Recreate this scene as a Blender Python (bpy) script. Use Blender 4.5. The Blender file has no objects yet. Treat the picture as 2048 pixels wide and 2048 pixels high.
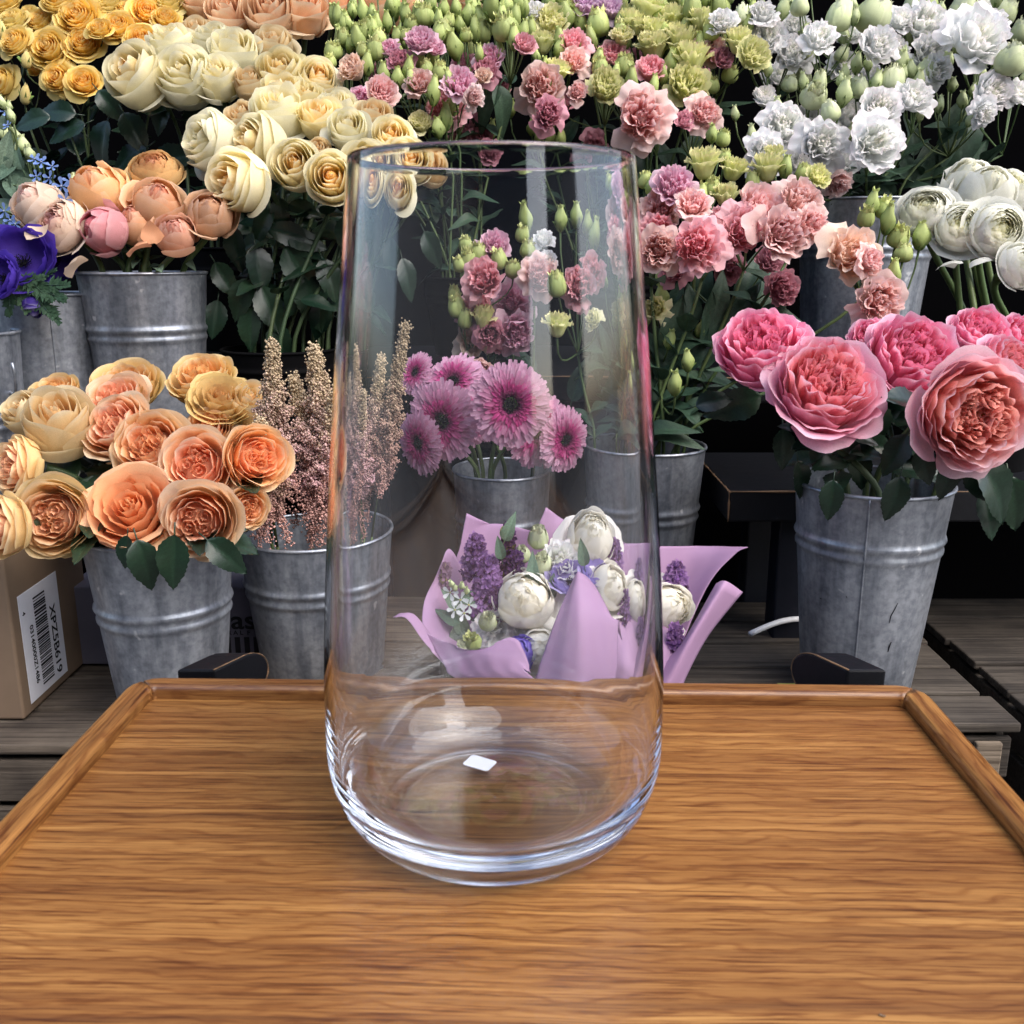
import bpy, math, random
import numpy as np
from mathutils import Vector, Matrix, Euler
rng = np.random.default_rng(7)
random.seed(7)
R = math.radians
SC = bpy.context.scene
COL = SC.collection

# ------------------------------------------------------------------ camera, sky, sun, exposure
F = 1950.0                      # focal length in photo pixels (2048 wide)
PITCH = R(14.6)
CAMZ = 0.371                    # height of the camera above the tray
cd = bpy.data.cameras.new('camera')
cam = bpy.data.objects.new('camera', cd)
COL.objects.link(cam)
cam.location = (0, 0, CAMZ)
cam.rotation_euler = (R(90) - PITCH, 0, 0)
cd.sensor_width = 26.0
cd.lens = 26.0 * F / 2048
cd.clip_start = 0.02
cd.clip_end = 500
cd.dof.use_dof = True
cd.dof.focus_distance = 1.30
cd.dof.aperture_fstop = 14.0
SC.camera = cam

SUN_EL, SUN_AZ = R(50), R(132)  # azimuth measured from +Y (into the shop) towards +X
w = bpy.data.worlds.new('World')
SC.world = w
w.use_nodes = True
nt = w.node_tree
sky = nt.nodes.new('ShaderNodeTexSky')
sky.sky_type = 'NISHITA'
sky.sun_disc = False
sky.sun_elevation = SUN_EL
sky.sun_rotation = SUN_AZ
sky.air_density = 1.0
sky.dust_density = 3.0
bg = nt.nodes['Background']
bg.inputs['Strength'].default_value = 0.15
nt.links.new(sky.outputs['Color'], bg.inputs['Color'])
ld = bpy.data.lights.new('sun', 'SUN')
ld.energy = 1.5
ld.angle = R(65)
ld.color = (1, .965, .92)
sun = bpy.data.objects.new('sun', ld)
COL.objects.link(sun)
sd = Vector((math.sin(SUN_AZ) * math.cos(SUN_EL), math.cos(SUN_AZ) * math.cos(SUN_EL), math.sin(SUN_EL)))
sun.rotation_euler = (-sd).to_track_quat('-Z', 'Y').to_euler()
SC.view_settings.view_transform = 'Standard'
SC.view_settings.look = 'None'
SC.view_settings.exposure = 1.32
SC.view_settings.gamma = 1.0
SC.view_settings.use_curve_mapping = False
SC.render.engine = 'CYCLES'
cy = SC.cycles
cy.max_bounces = 48
cy.transmission_bounces = 48
cy.transparent_max_bounces = 8
cy.diffuse_bounces = 8
cy.glossy_bounces = 24
cy.sample_clamp_indirect = 20.0
cy.blur_glossy = 0.3
cy.use_denoising = True
try:
    cy.denoiser = 'OPENIMAGEDENOISE'
    cy.denoising_input_passes = 'RGB_ALBEDO_NORMAL'
except Exception:
    pass

FWD = Vector((0, math.cos(PITCH), -math.sin(PITCH)))
UPV = Vector((0, math.sin(PITCH), math.cos(PITCH)))
RGT = Vector((1, 0, 0))

def P(u, v, Y):
    """world point at horizontal distance Y seen at photo pixel (u, v)"""
    d = RGT * ((u - 1024) / F) + UPV * ((1024 - v) / F) + FWD
    return Vector((0, 0, CAMZ)) + d * (Y / d.y)

def pxm(p):
    """metres covered by one photo pixel at point p"""
    return (p - Vector((0, 0, CAMZ))).dot(FWD) / F

def hx(s):
    s = s.lstrip('#')
    c = [int(s[i:i + 2], 16) / 255 for i in (0, 2, 4)]
    return np.array([(x / 12.92 if x <= .04045 else ((x + .055) / 1.055) ** 2.4) for x in c])

# ------------------------------------------------------------------ mesh building
class MB:
    def __init__(s):
        s.v, s.f, s.c, s.n = [], [], [], 0
        s.mi = []
    def add(s, verts, faces, col=(1, 1, 1), mi=0):
        verts = np.asarray(verts, float).reshape(-1, 3)
        col = np.asarray(col, float)
        if col.ndim == 1:
            col = np.tile(col, (len(verts), 1))
        s.v.append(verts)
        s.c.append(col)
        s.f.extend([tuple(i + s.n for i in f) for f in faces])
        s.mi.extend([mi] * len(faces))
        s.n += len(verts)
    def grid(s, X, Y, Z, col, closed=False, mi=0):
        a, b = X.shape
        v = np.stack([X, Y, Z], -1).reshape(-1, 3)
        col = np.asarray(col, float)
        if col.ndim == 3:
            col = col.reshape(-1, 3)
        fs = []
        for i in range(a - 1):
            for j in range(b if closed else b - 1):
                k = (j + 1) % b
                fs.append((i * b + j, i * b + k, (i + 1) * b + k, (i + 1) * b + j))
        s.add(v, fs, col, mi)
    def tube(s, pts, rad, n=6, col=(1, 1, 1), cap=True, mi=0):
        pts = [Vector(p) for p in pts]
        m = len(pts)
        rad = np.full(m, rad) if np.isscalar(rad) else np.asarray(rad)
        vs = []
        ref = None
        for i, p in enumerate(pts):
            t = (pts[min(i + 1, m - 1)] - pts[max(i - 1, 0)])
            t = t.normalized() if t.length > 1e-9 else Vector((0, 0, 1))
            if ref is None:
                ref = t.orthogonal().normalized()
            ref = (ref - t * ref.dot(t))
            ref = ref.normalized() if ref.length > 1e-6 else t.orthogonal().normalized()
            b = t.cross(ref)
            for k in range(n):
                a = 2 * math.pi * k / n
                vs.append(p + (ref * math.cos(a) + b * math.sin(a)) * rad[i])
        fs = []
        for i in range(m - 1):
            for k in range(n):
                q = (k + 1) % n
                fs.append((i * n + k, i * n + q, (i + 1) * n + q, (i + 1) * n + k))
        if cap:
            fs.append(tuple(range(n))[::-1])
            fs.append(tuple((m - 1) * n + k for k in range(n)))
        s.add(vs, fs, col, mi)
    def box(s, x0, x1, y0, y1, z0, z1, col=(1, 1, 1), mi=0):
        v = [(x, y, z) for x in (x0, x1) for y in (y0, y1) for z in (z0, z1)]
        s.add(v, [(0, 1, 3, 2), (4, 6, 7, 5), (0, 4, 5, 1), (2, 3, 7, 6), (0, 2, 6, 4), (1, 5, 7, 3)], col, mi)
    def lathe(s, prof, n=48, col=(1, 1, 1), mi=0):
        prof = np.asarray(prof, float)
        a = np.linspace(0, 2 * math.pi, n, endpoint=False)
        X = prof[:, :1] * np.cos(a)[None]
        Y = prof[:, :1] * np.sin(a)[None]
        Z = np.repeat(prof[:, 1:2], n, 1)
        s.grid(X, Y, Z, col, closed=True, mi=mi)
    def blob(s, c, r, col, sq=(1, 1, 1)):
        """small octahedral bead"""
        c = np.asarray(c)
        o = np.array([(1, 0, 0), (-1, 0, 0), (0, 1, 0), (0, -1, 0), (0, 0, 1), (0, 0, -1)], float) * r * np.asarray(sq)
        s.add(c + o, [(0, 2, 4), (2, 1, 4), (1, 3, 4), (3, 0, 4), (2, 0, 5), (1, 2, 5), (3, 1, 5), (0, 3, 5)], col)
    def mesh(s, name, mats, smooth=True):
        me = bpy.data.meshes.new(name)
        v = np.concatenate(s.v) if s.v else np.zeros((0, 3))
        me.from_pydata(v.tolist(), [], s.f)
        c = np.concatenate(s.c)
        at = me.color_attributes.new('Col', 'FLOAT_COLOR', 'POINT')
        at.data.foreach_set('color', np.concatenate([c, np.ones((len(c), 1))], 1).ravel())
        for m in (mats if isinstance(mats, (list, tuple)) else [mats]):
            me.materials.append(m)
        if any(s.mi):
            me.polygons.foreach_set('material_index', s.mi)
        me.polygons.foreach_set('use_smooth', [smooth] * len(me.polygons))
        me.update()
        return me

LABELS = {}
def tag(o, label=None, cat=None, group=None, kind=None):
    if label:
        o['label'] = label
        LABELS.setdefault(label, []).append(o.name)
    if cat: o['category'] = cat
    if group: o['group'] = group
    if kind: o['kind'] = kind
    return o

def empty(name, loc, label, cat, group=None):
    o = bpy.data.objects.new(name, None)
    COL.objects.link(o)
    o.location = loc
    o.empty_display_size = .02
    return tag(o, label, cat, group)

def obj(name, me, parent=None, mat=None):
    o = bpy.data.objects.new(name, me)
    COL.objects.link(o)
    if parent is not None:
        o.parent = parent
    if mat is not None:
        o.matrix_local = mat
    return o

def bevel(o, wd, seg=2, ang=40):
    m = o.modifiers.new('bevel', 'BEVEL')
    m.width = wd
    m.segments = seg
    m.limit_method = 'ANGLE'
    m.angle_limit = R(ang)
    return o

# ------------------------------------------------------------------ materials
class NT:
    def __init__(s, name):
        s.m = bpy.data.materials.new(name)
        s.m.use_nodes = True
        s.t = s.m.node_tree
        s.b = s.t.nodes['Principled BSDF']
        s.out = s.t.nodes['Material Output']
    def n(s, typ, **kw):
        nd = s.t.nodes.new('ShaderNode' + typ)
        for k, v in kw.items():
            if k.startswith('_'):
                setattr(nd, k[1:], v)
            else:
                key = int(k[1:]) if k[0] == 'i' and k[1:].isdigit() else k.replace('__', ' ')
                nd.inputs[key].default_value = v
        return nd
    def l(s, a, b):
        s.t.links.new(a, b)
    def set(s, **kw):
        for k, v in kw.items():
            s.b.inputs[k.replace('__', ' ')].default_value = v
    def ramp(s, fac, stops):
        r = s.n('ValToRGB')
        el = r.color_ramp.elements
        while len(el) < len(stops): el.new(.5)
        for e, (p, c) in zip(el, stops):
            e.position = p
            e.color = (*c, 1) if len(c) == 3 else c
        s.l(fac, r.inputs[0])
        return r.outputs[0]
    def noise(s, vec, scale, detail=4, rough=.55, dist=0):
        n = s.n('TexNoise', Scale=scale, Detail=detail, Roughness=rough, Distortion=dist)
        if vec is not None: s.l(vec, n.inputs['Vector'])
        return n.outputs['Fac']
    def map(s, vec, scale, rot=(0, 0, 0)):
        m = s.n('Mapping')
        m.inputs['Scale'].default_value = scale
        m.inputs['Rotation'].default_value = rot
        s.l(vec, m.inputs['Vector'])
        return m.outputs[0]
    def bump(s, h, strength=.3, dist=.001):
        b = s.n('Bump', Strength=strength, Distance=dist)
        s.l(h, b.inputs['Height'])
        s.l(b.outputs[0], s.b.inputs['Normal'])
        return b.outputs[0]
    def mix(s, a, b, fac, typ='MIX'):
        m = s.n('Mix', _data_type='RGBA', _blend_type=typ)
        for sock, x in ((m.inputs[6], a), (m.inputs[7], b), (m.inputs[0], fac)):
            if hasattr(x, 'default_value') or hasattr(x, 'links'):
                s.l(x, sock)
            else:
                sock.default_value = x if np.isscalar(x) else (*x, 1)
        return m.outputs[2]
    def oc(s):
        return s.n('TexCoord').outputs['Object']

def petal_mat(name, transl=.42, rough=.6, var=.06, spec=.2, veins=120):
    t = NT(name)
    at = t.n('Attribute', _attribute_name='Col')
    oi = t.n('ObjectInfo')
    hsv = t.n('HueSaturation')
    mr = t.n('MapRange', i3=1 - var * 2, i4=1 + var)
    t.l(oi.outputs['Random'], mr.inputs[0])
    t.l(mr.outputs[0], hsv.inputs['Value'])
    t.l(at.outputs['Color'], hsv.inputs['Color'])
    nz = t.noise(t.oc(), 60, 3)
    c = t.mix(hsv.outputs[0], (.86, .86, .80), t.ramp(nz, [(.35, (0, 0, 0)), (.8, (1, 1, 1))]), 'MULTIPLY')
    t.l(c, t.b.inputs['Base Color'])
    t.set(Roughness=rough)
    t.b.inputs['Specular IOR Level'].default_value = spec
    bn = t.bump(t.noise(t.oc(), veins, 2), .25, .0008)
    tr = t.n('BsdfTranslucent')
    t.l(c, tr.inputs['Color'])
    mx = t.n('MixShader', Fac=transl)
    t.l(t.b.outputs[0], mx.inputs[1])
    t.l(tr.outputs[0], mx.inputs[2])
    t.l(mx.outputs[0], t.out.inputs['Surface'])
    return t.m

def leaf_mat(name, c0, c1, rough=.38, transl=.1, spec=.45):
    t = NT(name)
    oi = t.n('ObjectInfo')
    at = t.n('Attribute', _attribute_name='Col')
    c = t.mix(tuple(c0), tuple(c1), oi.outputs['Random'])
    c = t.mix(c, at.outputs['Color'], 1.0, 'MULTIPLY')
    nz = t.noise(t.oc(), 30, 4)
    c = t.mix(c, (.6, .62, .55), t.ramp(nz, [(.35, (0, 0, 0)), (.75, (1, 1, 1))]), 'MULTIPLY')
    t.l(c, t.b.inputs['Base Color'])
    t.set(Roughness=rough)
    t.b.inputs['Specular IOR Level'].default_value = spec
    t.bump(t.noise(t.oc(), 160, 2), .2, .0006)
    tr = t.n('BsdfTranslucent')
    t.l(c, tr.inputs['Color'])
    mx = t.n('MixShader', Fac=transl)
    t.l(t.b.outputs[0], mx.inputs[1])
    t.l(tr.outputs[0], mx.inputs[2])
    t.l(mx.outputs[0], t.out.inputs['Surface'])
    return t.m

M = {}
M['petal'] = petal_mat('petal')
M['petal_white'] = petal_mat('petal_white', .42, .6, .03)
M['bud'] = petal_mat('bud', .12, .5, .12, .3)
M['rose_leaf'] = leaf_mat('rose_leaf', (.007, .021, .013), (.016, .038, .020), .30, .04)
M['lis_leaf'] = leaf_mat('lis_leaf', (.024, .055, .036), (.05, .090, .055), .48, .08, .3)
M['grey_leaf'] = leaf_mat('grey_leaf', (.09, .15, .11), (.15, .21, .15), .7, .12, .2)
M['stem'] = leaf_mat('stem', (.06, .11, .035), (.11, .15, .055), .5, 0, .35)
M['stem_dark'] = leaf_mat('stem_dark', (.035, .065, .028), (.07, .10, .04), .5, 0, .35)
M['bead'] = petal_mat('bead', .1, .7, .1)

def zinc_mat():
    t = NT('galvanised_zinc')
    oc = t.oc()
    oi = t.n('ObjectInfo')
    ad = t.n('VectorMath', _operation='ADD')
    t.l(oc, ad.inputs[0]); t.l(oi.outputs['Random'], ad.inputs[1])
    v = ad.outputs[0]
    n1 = t.noise(t.map(v, (1, 1, .6)), 14, 5, .62)
    n2 = t.noise(v, 110, 3, .6)
    n3 = t.noise(t.map(v, (1, 1, .12)), 30, 4, .6)
    c = t.ramp(n1, [(.25, (.27, .29, .325)), (.5, (.41, .435, .48)), (.78, (.54, .57, .62))])
    c = t.mix(c, (.62, .63, .65), t.ramp(n2, [(.3, (1, 1, 1)), (.62, (0, 0, 0))]), 'MULTIPLY')
    c = t.mix(c, (.55, .57, .6), t.ramp(n3, [(.38, (1, 1, 1)), (.55, (0, 0, 0))]), 'MULTIPLY')
    n4 = t.noise(v, 55, 2, .5)
    c = t.mix(c, (.7, .71, .73), t.ramp(n4, [(.70, (0, 0, 0)), (.76, (.8, .8, .8))]))
    t.l(c, t.b.inputs['Base Color'])
    t.set(Metallic=.72)
    t.l(t.ramp(n1, [(.3, (.46, .46, .46)), (.75, (.33, .33, .33))]), t.b.inputs['Roughness'])
    t.bump(n2, .12, .001)
    return t.m
M['zinc'] = zinc_mat()

def plain(name, c, rough=.5, metal=0, spec=.5, nscale=40, amt=.35, bump=.1):
    t = NT(name)
    nz = t.noise(t.oc(), nscale, 5, .6)
    cc = t.mix(tuple(c), tuple(np.array(c) * (1 - amt)), nz)
    t.l(cc, t.b.inputs['Base Color'])
    t.set(Roughness=rough, Metallic=metal)
    t.b.inputs['Specular IOR Level'].default_value = spec
    if bump: t.bump(nz, bump, .002)
    return t.m

def oak_mat(name, along='X', seed=0., warm=1.0):
    t = NT(name)
    oc = t.oc()
    rot = (0, 0, 0) if along == 'X' else (0, 0, R(90))
    v = t.map(oc, (1, 1, 1), rot)
    ad = t.n('VectorMath', _operation='ADD')
    t.l(v, ad.inputs[0]); ad.inputs[1].default_value = (seed, seed * 1.7, seed * .3)
    v = ad.outputs[0]
    wob = t.noise(t.map(v, (2.2, 8, 8)), 1.0, 3, .5)           # slow wander of the figure
    s1 = t.n('VectorMath', _operation='SCALE'); s1.inputs[3].default_value = .015
    cv = t.n('CombineXYZ'); t.l(wob, cv.inputs[1])
    t.l(cv.outputs[0], s1.inputs[0])
    a2 = t.n('VectorMath', _operation='ADD')
    t.l(v, a2.inputs[0]); t.l(s1.outputs[0], a2.inputs[1])
    vv = a2.outputs[0]
    g1 = t.noise(t.map(vv, (1.5, 125, 125)), 1.0, 6, .7)       # bands of grain
    g2 = t.noise(t.map(vv, (20, 720, 720)), 1.0, 3, .6)         # pores
    g3 = t.noise(t.map(v, (2.2, 16, 16)), 1.0, 4, .6)           # colour drift
    g4 = t.noise(t.map(vv, (6, 300, 300)), 1.0, 4, .65)
    k = warm
    c = t.ramp(g1, [(.30, (.145 * k, .061 * k, .018)), (.44, (.23 * k, .103 * k, .029)), (.56, (.31 * k, .150 * k, .044)), (.72, (.42 * k, .225 * k, .073))])
    c = t.mix(c, (.55, .44, .38), t.ramp(g2, [(.38, (1, 1, 1)), (.48, (0, 0, 0))]), 'MULTIPLY')
    c = t.mix(c, (.50, .40, .34), t.ramp(g4, [(.36, (1, 1, 1)), (.45, (0, 0, 0))]), 'MULTIPLY')
    c = t.mix(c, (.70, .62, .57), t.ramp(g3, [(.34, (1, 1, 1)), (.62, (0, 0, 0))]), 'MULTIPLY')
    wv = t.n('TexWave', _wave_type='BANDS', _bands_direction='Y', Scale=9.0, Distortion=9.0, Detail=3.0)
    wv.inputs['Detail Scale'].default_value = 1.2
    t.l(t.map(v, (1.5, 3.4, 3.4)), wv.inputs['Vector'])
    c = t.mix(c, (.70, .60, .54), t.ramp(wv.outputs['Fac'], [(.0, (.9, .9, .9)), (.16, (.35, .35, .35)), (.42, (0, 0, 0))]), 'MULTIPLY')
    sp = t.noise(t.map(v, (26, 75, 60)), 1.0, 2, .5)            # a few dark marks
    c = t.mix(c, (.06, .035, .03), t.ramp(sp, [(.775, (0, 0, 0)), (.81, (.75, .75, .75))]))
    t.l(c, t.b.inputs['Base Color'])
    t.l(t.ramp(g1, [(.3, (.38, .38, .38)), (.7, (.29, .29, .29))]), t.b.inputs['Roughness'])
    t.bump(g2, .16, .0006)
    return t.m
M['oak'] = oak_mat('oak_panel', 'X')
M['oak_x'] = oak_mat('oak_rim', 'X', 3.1, .9)
M['oak_y'] = oak_mat('oak_side_rim', 'Y', 5.3, 1.0)

def old_wood(name, along, c0, c1, seed=0):
    t = NT(name)
    v = t.map(t.oc(), (1, 1, 1), (0, 0, 0) if along == 'X' else (0, 0, R(90)))
    ad = t.n('VectorMath', _operation='ADD')
    t.l(v, ad.inputs[0]); ad.inputs[1].default_value = (seed, seed, seed)
    v = ad.outputs[0]
    g1 = t.noise(t.map(v, (3, 60, 60)), 1, 5, .65, .8)
    g2 = t.noise(t.map(v, (6, 260, 260)), 1, 3, .6)
    g3 = t.noise(v, 9, 4, .6)
    c = t.ramp(g1, [(.3, c0), (.7, c1)])
    c = t.mix(c, (.45, .43, .42), t.ramp(g2, [(.33, (1, 1, 1)), (.5, (0, 0, 0))]), 'MULTIPLY')
    c = t.mix(c, (.5, .5, .52), t.ramp(g3, [(.35, (1, 1, 1)), (.65, (0, 0, 0))]), 'MULTIPLY')
    t.l(c, t.b.inputs['Base Color'])
    t.set(Roughness=.8)
    t.b.inputs['Specular IOR Level'].default_value = .25
    t.bump(g2, .5, .002)
    return t.m
M['crate'] = old_wood('weathered_crate_board', 'X', (.060, .047, .036), (.16, .130, .100))
M['crate_dark'] = old_wood('dark_crate_board', 'X', (.032, .026, .021), (.092, .077, .061), 4)
M['crate_post'] = old_wood('crate_post', 'X', (.13, .10, .07), (.25, .20, .15), 2)
M['black_wood'] = plain('black_paint', (.005, .0055, .008), .5, 0, .22, 60, .5, .25)
M['navy_wood'] = plain('navy_paint', (.008, .0095, .017), .5, 0, .3, 50, .5, .2)
M['worn_edge'] = plain('worn_wood_edge', (.22, .13, .07), .7, 0, .3, 80, .7, .2)
M['card'] = plain('cardboard', (.20, .142, .098), .85, 0, .15, 25, .22, .08)
M['card_dark'] = plain('dark_printed_card', (.11, .105, .14), .8, 0, .2, 20, .25, 0)
M['ink'] = plain('black_ink', (.012, .012, .016), .7, 0, .2, 60, .3, 0)
M['sticker'] = plain('label_paper', (.70, .72, .80), .6, 0, .3, 70, .16, .05)
M['white_plastic'] = plain('white_cable', (.7, .7, .7), .45, 0, .4, 30, .1, 0)
M['stone'] = plain('paving_stone', (.16, .155, .15), .85, 0, .3, 6, .4, .3)
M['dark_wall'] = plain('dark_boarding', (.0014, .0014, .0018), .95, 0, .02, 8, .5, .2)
M['render_grey'] = plain('street_front', (.045, .045, .055), .8, 0, .3, 2, .3, .1)
M['paper'] = None
# ------------------------------------------------------------------ setting
m = MB(); m.box(-60, 60, -60, 60, -.82, -.80)
g = obj('pavement', m.mesh('pavement', M['stone'], False)); tag(g, kind='structure')
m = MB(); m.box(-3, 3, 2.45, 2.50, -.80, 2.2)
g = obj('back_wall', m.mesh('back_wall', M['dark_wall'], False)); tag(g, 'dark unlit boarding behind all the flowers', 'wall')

# crates under the front row
def crate(name, x0, x1, y0, y1, zt, mat, label, nb, front=True, hgt=.20, group='old wooden crates'):
    loc = Vector(((x0 + x1) / 2, (y0 + y1) / 2, zt - hgt))
    o = empty(name, loc, label, 'crate', group)
    hw, hd = (x1 - x0) / 2, (y1 - y0) / 2
    gap = .007
    d = (2 * hd + gap) / nb
    m = MB()
    for i in range(nb):
        ya = -hd + i * d
        dz = rng.uniform(-.003, .001); e = rng.uniform(-.006, .004, 2); tw = rng.uniform(-.002, .002)
        m.box(-hw + e[0], hw + e[1], ya, ya + d - gap - rng.uniform(0, .003), hgt - .012 + dz, hgt + dz)
    bevel(obj('top_boards', m.mesh('crate_top', mat, False), o), .0025)
    m = MB()
    for k, (za, zb) in enumerate(((hgt - .075, hgt - .022), (hgt - .14, hgt - .084), (.0, .05))):
        m.box(-hw + .004, hw - .004, -hd + .004, -hd + .014, za, zb)
    bevel(obj('front_boards', m.mesh('crate_front', mat, False), o), .002)
    for sx in (-1, 1):
        m = MB()
        xa = sx * (hw - .006)
        for za, zb in ((hgt - .075, hgt - .022), (hgt - .14, hgt - .084), (.0, .05)):
            m.box(min(xa, xa - sx * .01), max(xa, xa - sx * .01), -hd + .02, hd - .01, za, zb)
        bevel(obj('side_boards', m.mesh('crate_side', mat, False), o), .002)
        m = MB()
        xp = sx * (hw - .035)
        m.box(xp - .016, xp + .016, -hd - .006, -hd + .003, .0, hgt - .024)
        bevel(obj('corner_post', m.mesh('crate_post', M['crate_post'], False), o), .002)
    return o

ZC = -.17
crate('crate', -1.25, -.10, 1.015, 1.50, ZC, M['crate'], 'weathered wooden crate carrying the cardboard box and the orange roses', 5)
crate('crate', -.06, .61, 1.07, 1.50, ZC, M['crate_dark'], 'dark weathered wooden crate under the bucket of pink garden roses', 5)
crate('crate', .655, 1.3, 1.10, 1.55, ZC - .012, M['crate_dark'], 'blackened wooden crate at the right edge, a narrow gap from its neighbour', 5)
for (x0, x1, y0, y1, lab) in ((-1.25, -.10, 1.03, 1.5, 'lower wooden crate carrying the left weathered crate'), (-.06, .61, 1.09, 1.5, 'lower wooden crate carrying the crate of the pink rose bucket'), (.655, 1.3, 1.12, 1.55, 'lower wooden crate carrying the blackened crate at the right edge')):
    crate('crate', x0, x1, y0, y1, ZC - .203 - (.012 if x0 > .6 else 0), M['crate_dark'], lab, 5, hgt=.43 - (.012 if x0 > .6 else 0))

# black benches (tiers)
def bench(name, x0, x1, y0, y1, zt, label, th=.045, zf=-.80, legx=None, mat='black_wood'):
    o = empty(name, ((x0 + x1) / 2, (y0 + y1) / 2, zf), label, 'bench', 'black display benches')
    hw, hd, h = (x1 - x0) / 2, (y1 - y0) / 2, zt - zf
    m = MB(); m.box(-hw, hw, -hd, hd, h - th, h)
    bevel(obj('bench_top', m.mesh('bench_top', M[mat], False), o), .003)
    m = MB()
    pts = [(-hw, hd), (-hw, -hd), (hw, -hd)]
    r_ = .0016
    for (a, b) in zip(pts[:-1], pts[1:]):
        n = 30
        q = [Vector((a[0] + (b[0] - a[0]) * i / n, a[1] + (b[1] - a[1]) * i / n, h - .001)) for i in range(n + 1)]
        m.tube(q, np.clip(rng.normal(r_, r_ * .5, n + 1), .0004, .003), 5)
    q = [Vector((-hw, -hd, h - th * i / 8)) for i in range(9)]
    m.tube(q, np.clip(rng.normal(r_, r_ * .4, 9), .0005, .003), 5)
    obj('worn_edge', m.mesh('worn_edge', M['worn_edge']), o)
    for lx in (legx or (-hw + .06, hw - .06)):
        for ly in (-hd + .05, hd - .05):
            m = MB(); m.box(lx - .024, lx + .024, ly - .024, ly + .024, 0, h - th - .001)
            bevel(obj('leg', m.mesh('bench_leg', M['navy_wood'], False), o), .003)
    return o
b1 = P(1459, 982, 1.32)
ZB = b1.z
bench('display_bench', b1.x, 1.35, 1.32, 1.60, ZB, 'low black bench with worn brown edge behind the pink garden rose bucket', legx=(-.5 * (1.35 - b1.x) + .105, .5 * (1.35 - b1.x) - .06))
bench('display_bench', -1.35, -.20, 1.40, 1.66, .085, 'black bench under the bucket of peach ranunculus', mat='black_wood')
bench('display_bench', -1.6, 1.7, 1.70, 2.3, .17, 'long black bench at the back under the upper row of buckets', mat='black_wood')

# buckets
def bucket(name, u, v_rim, Y, diam, h, label, bands=(.30,), handle=False, seam=None, taper=.72, mat=None, group='galvanised flower buckets', cat='bucket', wave=0):
    c = P(u, v_rim, Y)
    o = empty(name, (c.x, c.y, c.z - h), label, cat, group)
    r1, r0 = diam / 2, diam / 2 * taper
    zz = np.linspace(0, h, 90)
    prof = [(0.0005, .006), (r0 - .004, .006), (r0 - .001, 0)]
    for z in zz[1:]:
        r = r0 + (r1 - r0) * (z / h) ** .95
        for b in bands:
            zb = h * (1 - b)
            r += .0032 * math.exp(-((z - zb) / .0042) ** 2) + .0026 * math.exp(-((z - zb + .014) / .004) ** 2)
        prof.append((r, z))
    body = MB(); body.lathe(prof, 72)
    inn = [(r - .0022, z) for r, z in prof[:3:-1] if z > .012] + [(0.0005, .010)]
    body.lathe(inn, 72)
    if seam is not None:
        a = R(seam)
        q = [Vector((math.cos(a) * (r + .0004), math.sin(a) * (r + .0004), z)) for r, z in prof[4::3]]
        body.tube(q, .0014, 5)
    obj('bucket_body', body.mesh('bucket_body', mat or M['zinc']), o)
    rim = MB()
    k = 12
    a = np.linspace(0, 2 * math.pi, k, endpoint=False)
    ring = [(r1 + .0025 * math.cos(t), h + .0015 + .0025 * math.sin(t)) for t in a] 
    ring.append(ring[0])
    rim.lathe(ring, 72)
    obj('rolled_rim', rim.mesh('rolled_rim', mat or M['zinc']), o)
    if handle:
        hd = MB()
        q = []
        for i in range(15):
            t = math.pi * i / 14
            q.append(Vector((r1 * .96 * math.cos(t) * .25 + r1 * .93, -r1 * .25 - .03 * 0, 0)) + Vector((0.006 * math.sin(t), -.02 * math.cos(t), h * .86 - .045 * math.sin(t))))
        hd.tube(q, .0022, 8)
        obj('handle', hd.mesh('bucket_handle', M['zinc']), o)
    return o, c

B = {}
def bk(key, *a, **k):
    o, c = bucket(*a, **k)
    d = a[4]
    B[key] = (c, d)
bk('pinkrose', 'bucket', 1747, 966, 1.173, .186, .268, 'large galvanised bucket holding the pink garden roses', bands=(.235,), seam=248)
bk('orange', 'bucket', 316, 1062, 1.09, .168, .225, 'shiny galvanised bucket under the orange garden roses', bands=(.37,), seam=None)
bk('astilbe', 'bucket', 618, 1066, 1.22, .182, .20, 'galvanised bucket of astilbe beside the orange roses', bands=(.30,), taper=.74)
bk('gerbera', 'bucket', 1006, 944, 1.42, .158, .24, 'galvanised bucket of gerberas seen through the glass vase', bands=(.30,), taper=.8)
bk('lismid', 'bucket', 1300, 893, 1.42, .162, .26, 'galvanised bucket of pink lisianthus just right of the vase', bands=(.34,), taper=.74)
bk('ranun', 'bucket', 285, 548, 1.52, .186, .268, 'galvanised bucket on the bench holding peach ranunculus', bands=(.30,), taper=.76)
bk('anem', 'bucket', 86, 590, 1.50, .155, .25, 'galvanised bucket below the purple anemones, beside the ranunculus bucket', bands=(.72,), taper=.86, seam=300)
bk('edge', 'bucket', -96, 668, 1.36, .168, .25, 'galvanised bucket cut by the left edge, with a wire handle', bands=(.45,), taper=.84, handle=True)
bk('white', 'bucket', 1737, 404, 1.88, .245, .31, 'tall galvanised bucket of white lisianthus on the upper row', bands=(.27,), taper=.80)
M['black_plastic'] = plain('black_bucket_plastic', (.0022, .0022, .0028), .8, 0, .08, 30, .3, .05)
kw = dict(mat=M['black_plastic'], group='black flower buckets', bands=(.2,))
bk('wran', 'bucket', 1990, 690, 1.50, .17, .22, 'black bucket holding the white ranunculus', **kw)
bk('cream', 'bucket', 560, 700, 1.56, .18, .14, 'black bucket in shadow under the cream roses', **kw)
bk('upper_cream', 'bucket', 470, 500, 1.86, .20, .18, 'black bucket in shadow under the upper cream roses', **kw)
bk('yellow', 'bucket', 190, 400, 1.96, .20, .26, 'black bucket in shadow under the yellow spray roses', **kw)
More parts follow.
